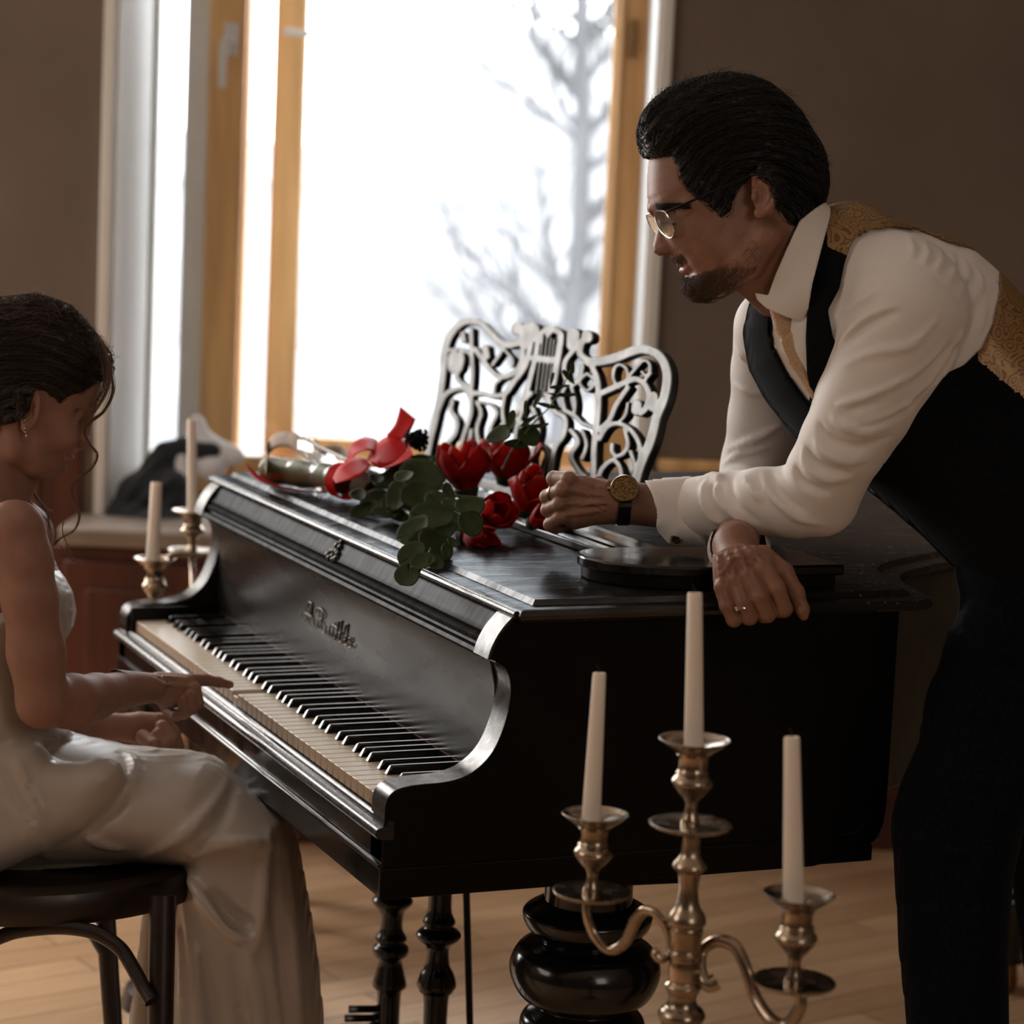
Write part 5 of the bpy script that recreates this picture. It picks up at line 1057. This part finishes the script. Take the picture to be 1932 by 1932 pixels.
# right hand with the pointing finger
RH=SDF(3.33,(230,1230,-130),(460,1370,150),1.9); l=RH.L
RH.cap(l(215,1301,3.22),l(285,1298,3.27),37,28,k=8)
RH.poly([(282,1270),(300,1266),(340,1268),(362,1272),(374,1290),(372,1318),(350,1332),(315,1335),(290,1325),(280,1300)],26,25,k=12,w0=float(l(330,1300,3.32)[2]))
RH.chain([l(362,1284,3.32),l(388,1283,3.345),l(412,1287,3.365),l(434,1292,3.383)],[13.5,11,9.5,7.5],k=6)
for P,R_ in (([(366,1300,3.31),(372,1326,3.31),(356,1340,3.33),(338,1334,3.35)],[14,12.5,11,10]),([(358,1314,3.30),(362,1336,3.30),(346,1347,3.32),(330,1340,3.34)],[13,12,10.5,9]),([(345,1322,3.30),(350,1342,3.30),(334,1350,3.31),(318,1342,3.33)],[12,11,10,8.5]),([(310,1325,3.34),(318,1342,3.36),(340,1340,3.38)],[13,10.5,9])):
    RH.chain([l(*p) for p in P],R_,k=4)
for P in ([(300,1276),(350,1280)],[(300,1290),(356,1296)],[(290,1280),(320,1300)]): RH.ridge(P,2.6,5,.1)
# left hand resting on the thigh
LH=SDF(3.45,(110,1310,-130),(370,1450,150),2.2); l=LH.L
LH.cap(l(120,1368,3.40),l(235,1372,3.44),30,25,k=8)
LH.poly([(225,1352),(262,1342),(300,1345),(320,1362),(322,1390),(300,1402),(255,1404),(228,1396)],25,24,k=14,w0=float(l(270,1372,3.45)[2]))
for P,R_ in (([(305,1358,3.45),(328,1382,3.45),(336,1408,3.45),(328,1424,3.45)],[14,12.5,11,9]),([(306,1372,3.43),(324,1396,3.42),(326,1418,3.42),(316,1430,3.42)],[13.5,12,10.5,9]),([(298,1386,3.42),(312,1406,3.41),(314,1422,3.41),(304,1430,3.41)],[13,11.5,10,8.5]),([(270,1390,3.42),(290,1405,3.40),(302,1420,3.40)],[14,12,9.5])):
    LH.chain([l(*p) for p in P],R_,k=4)
# skin body: shoulders, arms
BW=SDF(3.2,(-420,880,-430),(330,1700,360),5); l=BW.L
def lw(F,pts,k=16): 
    for a_,b_ in zip(pts,pts[1:]): F.cap(F.L(*a_[:3]),F.L(*b_[:3]),a_[3]*a_[2]/F.d0,b_[3]*b_[2]/F.d0,k)
lw(BW,[(28,1000,3.04,58),(45,1060,3.04,52),(56,1130,3.04,50),(68,1230,3.05,52),(80,1325,3.06,47)],18); lw(BW,[(80,1325,3.06,47),(135,1323,3.11,50),(180,1314,3.17,42),(230,1302,3.23,34),(285,1298,3.27,28)],14)
BW.poly([(-128,1010),(-100,950),(-30,915),(20,935),(60,965),(92,1040),(118,1100),(128,1160),(105,1230),(95,1300),(105,1400),(0,1480),(-120,1500),(-118,1300),(-138,1120)],165,110,k=20,w0=0)
BW.cap((-20,960,0),(10,1000,150),60,62,k=40); BW.cap((-20,960,0),(10,1010,-150),60,62,k=40)
lw(BW,[(10,1010,3.38,56),(30,1150,3.42,48),(40,1300,3.44,44),(120,1368,3.40,32)],14)
wb=HW.build('body','skin_w',woman,extra=(BW,RH,LH),mats=['skin_w','lip'],chooser=lambda V: inpoly([(150,846),(128,848),(120,857),(122,866),(138,870),(146,858)],V[:,0],V[:,1])&(np.abs(V[:,2])<27))
# hair
HR2=HW.like(-6)
hpw=[(-200,620),(-120,560),(-40,552),(0,562),(31,560),(71,552),(109,560),(134,576),(156,596),(175,621),(190,643),(206,665),(216,692),(214,712),(196,716),(176,728),(156,740),(132,746),(112,760),(98,745),(88,735),(74,731),(60,742),(56,775),(40,790),(0,800),(-60,820),(-200,820)]
HR2.poly([(-170,640),(-100,570),(0,562),(71,553),(134,577),(175,622),(208,668),(214,705),(170,725),(100,745),(0,780),(-120,790)],112,95,k=20)
HR2.ell((-130,680,0),(70,70,60),k=20)
U_=HR2.ax[0][:,None,None]-60; V__=HR2.ax[1][None,:,None]-860; rho=np.sqrt(U_**2+V__**2); th_=np.arctan2(V__,U_); w_=HR2.ax[2][None,None,:]
HR2.d+=(1.6*np.sin(rho*.28+1.6*np.sin(th_*5)+w_*.04)+1.0*np.sin(rho*.7+2*np.sin(th_*8+1)+w_*.1)).astype(np.float32)+1.2
HR2.clip(hpw)
hw=HR2.build('hair','hair_w',woman)
Vw,_=HR2.tri(); Vw=Vw[np.random.default_rng(3).permutation(len(Vw))]
def fw(P):
    r=np.stack([P[:,0]-60,P[:,1]-860],1); r/=np.linalg.norm(r,axis=1)[:,None]+1e-6; return np.stack([r[:,1]+.2*np.sin(P[:,1]*.06),-r[:,0]+.1,.15*np.sin(P[:,0]*.05)],1)
strands('hair_strands',comb(HR2,Vw[:7000],fw,n=9,step=6,lift=4,jit=.2,curl=.25,seed=5),'hair_w',hw,.0004,.00012)
tp=Vw[(Vw[:,1]<640)|(Vw[:,0]>185)][:420]
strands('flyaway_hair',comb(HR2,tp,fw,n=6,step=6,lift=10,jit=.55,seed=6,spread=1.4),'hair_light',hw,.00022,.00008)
def lock(P,n,wd,seed,m='hair_light'):
    R=np.random.default_rng(seed); Q=np.array(cr([HW.L(x,y,d) for x,y,d in P],7)); out=[]
    for i in range(n):
        o=R.normal(0,wd,3); ph=R.uniform(0,6); t=np.linspace(0,1,len(Q))[:,None]; out.append(HW.Wd(Q+o*(.6+.5*np.sin(t*5+ph))+np.stack([2*np.sin(t[:,0]*11+ph),0*t[:,0],2*np.cos(t[:,0]*9+ph)],1)*wd*.35))
    strands('loose_lock',out,m,hw,.0003,.00008)
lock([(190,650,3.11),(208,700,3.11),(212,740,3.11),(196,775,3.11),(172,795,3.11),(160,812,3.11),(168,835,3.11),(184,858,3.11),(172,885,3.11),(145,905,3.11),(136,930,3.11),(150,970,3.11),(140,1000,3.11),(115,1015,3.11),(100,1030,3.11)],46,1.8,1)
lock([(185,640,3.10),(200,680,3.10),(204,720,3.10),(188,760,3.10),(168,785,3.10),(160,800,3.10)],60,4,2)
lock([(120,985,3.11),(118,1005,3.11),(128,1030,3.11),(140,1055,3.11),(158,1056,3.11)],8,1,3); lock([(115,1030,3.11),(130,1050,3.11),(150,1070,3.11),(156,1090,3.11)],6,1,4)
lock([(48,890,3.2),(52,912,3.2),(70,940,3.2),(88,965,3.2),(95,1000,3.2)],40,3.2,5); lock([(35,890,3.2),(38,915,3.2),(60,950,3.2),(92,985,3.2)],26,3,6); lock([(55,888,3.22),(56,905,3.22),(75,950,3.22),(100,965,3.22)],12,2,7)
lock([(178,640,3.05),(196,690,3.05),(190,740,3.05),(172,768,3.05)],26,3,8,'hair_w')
br=[HW.hit(x,y) for x in range(160,186,1) for y in (752+(x-160)*.1,756)]; br=np.array([b for b in br if b is not None])
la=[HW.hit(x,788+(158-x)*.6) for x in range(148,164,2)]
strands('eyelashes',[HW.Wd(np.array([p,p+[3,3,2],p+[7,3,3]])) for p in la if p is not None],'hair',woman,.0003,.0001)
# earring: a short chain of bright stones
er=MB()
for i,(x,y,r) in enumerate(((69,797,3.2),(68,806,2.2),(69,812,3),(70,819,2.4),(72,826,3.4))):
    er.lathe([(.0004,-r*HW.s),(r*.7*HW.s,-r*.6*HW.s),(r*HW.s,0),(r*.7*HW.s,r*.6*HW.s),(.0004,r*HW.s)],HW.Wd(np.array([x,y,108.])),8)
er.build('earring','steel',woman)
# dress -------------------------------------------------------
DD=SDF(3.2,(-420,1000,-480),(720,2440,330),7); l=DD.L
TB=[(-146,1108),(-100,1096),(0,1085),(60,1075),(100,1066),(118,1088),(134,1118),(141,1154),(134,1187),(117,1214),(106,1260),(104,1310),(112,1360),(130,1390),(0,1500),(-150,1500),(-130,1400),(-126,1300),(-142,1200)]
DD.poly(TB,176,115,k=12,w0=0)
DD.poly([(-215,1520),(-130,1410),(20,1375),(61,1375),(100,1384),(140,1396),(219,1413),(290,1420),(344,1424),(389,1434),(413,1450),(440,1480),(480,1512),(538,1548),(546,1600),(500,1632),(420,1645),(344,1642),(243,1634),(81,1645),(-120,1668),(-215,1645)],215,105,k=30,w0=-75)
# fitted peplum drape over the hip
DD.poly([(-120,1380),(20,1370),(60,1375),(100,1390),(125,1420),(160,1425),(219,1413),(251,1430),(256,1460),(235,1500),(190,1545),(120,1585),(0,1640),(-120,1650),(-190,1500)],52,60,k=22,w0=118)
# falling skirt
DD.poly([(344,1560),(470,1512),(538,1546),(559,1607),(579,1717),(595,1818),(606,1932),(618,2100),(632,2330),(250,2330),(262,2100),(290,1950),(315,1800),(330,1700)],150,70,k=24,w0=-60)
DD.poly([(240,1620),(330,1600),(335,1800),(300,2000),(280,2330),(140,2330),(200,2050),(228,1850),(245,1700)],60,40,k=20,w0=-190)
rd=lambda P,r=7,k=14,sink=.1: DD.ridge(P,r,k,sink)
gd=lambda P,r=7,k=14: DD.ridge(P,r,k,-.1,op='s')
for P,r in (([(430,1470),(400,1520),(340,1580),(260,1620)],8),([(540,1600),(440,1590),(330,1625)],8),([(220,1413),(252,1432),(254,1465),(232,1505)],6),
            ([(510,1560),(500,1640),(495,1720),(480,1790),(455,1770)],9),([(538,1570),(548,1700),(560,1850),(575,2000)],10),([(350,1650),(385,1700),(430,1760),(470,1775)],9),([(345,1700),(365,1800),(375,1932),(385,2100)],8),([(355,1660),(400,1720),(455,1775)],7),([(470,1790),(490,1900),(500,2050)],8),([(330,1700),(345,1820),(345,1960)],6),
            ([(150,1560),(185,1590),(235,1600)],5),([(0,1480),(60,1560),(90,1620)],5),([(30,1440),(80,1540)],5),([(20,1640),(120,1632),(240,1628)],6)): rd(P,r)
for P,r in (([(445,1480),(420,1540),(360,1600)],9),([(525,1580),(520,1700),(535,1850),(550,2000)],10),([(400,1680),(440,1730),(475,1745)],12),([(385,1800),(410,1932),(420,2100)],9),([(440,1800),(460,1932),(465,2100)],8),([(245,1480),(215,1530),(150,1580)],8)): gd(P,r)
DD.clip([(-450,1000),(-450,1120),(-20,1092),(60,1078),(100,1062),(160,1050),(160,990),(-450,990)],'s')
DD.build('dress','satin',woman,smooth_it=2,label='cream satin dress')
# ---------------- bentwood chair ----------------
ch=empty('bentwood_chair',pt(130,2430,3.25),'dark bentwood chair on which the woman in the cream dress sits','chair')
c0=np.array(pt(68,1632,3.23)); zs=c0[2]; r_=.215
# seat hoop
n_=64; vs=[];fs=[]; prf=[(.0,-.018),(.010,-.020),(.014,-.010),(.014,.010),(.010,.020),(.0,.022),(-.03,.020),(-.034,-.018)]
for i in range(n_):
    a=2*math.pi*i/n_; e=1.0+.06*math.cos(2*a)
    for p,q_ in prf: vs.append((c0[0]+math.cos(a)*(r_*e+p),c0[1]+math.sin(a)*(r_*e+p),zs+q_))
k=len(prf)
for i in range(n_):
    for j in range(k): fs.append((i*k+j,((i+1)%n_)*k+j,((i+1)%n_)*k+(j+1)%k,i*k+(j+1)%k))
MB().add(vs,fs).build('seat_hoop','seat_wood',ch,ang=35)
MB().lathe([(.19,-.004),(.19,.004),(.001,.004)],c0+np.array([0,0,.006]),48).build('seat_panel','seat_wood',ch)
def leg(xt,yt,dt,xb,db,r0=25):
    a=np.array(pt(xt,yt,dt)); b=np.array(pt(xb,1932,db)); dv=(b-a)/abs(b[2]-a[2]); e=a+dv*a[2]
    s_=dt/FPX; MB().tube([a,a*.9+e*.1,(a+e)/2,e],[r0*s_,r0*s_,r0*s_*.92,r0*s_*.75],16).build('leg','seat_wood',ch); return e
leg(307,1690,3.05,303,3.03); leg(197,1700,3.38,213,3.38,19); leg(-90,1700,3.05,-110,3.05); leg(-60,1690,3.5,-80,3.5,20)
br_=cr([pt(-60,1870,3.04),pt(-30,1790,3.04),pt(15,1762,3.04),pt(70,1752,3.04),pt(125,1750,3.04),(pt(180,1760,3.04)),pt(225,1788,3.04),pt(250,1825,3.03),pt(270,1862,3.02),pt(286,1890,3.01)],6)
MB().tube(br_,[14*3.04/FPX*(1 if i<len(br_)-8 else 1+.25*(i-len(br_)+8)/8*0) for i in range(len(br_))],12,flat=1.0).build('brace','seat_wood',ch)
b2=cr([pt(172,1752,3.36),pt(185,1775,3.37),pt(200,1800,3.38)],5); MB().tube(b2,[13*3.36/FPX]*len(b2),10).build('brace','seat_wood',ch)
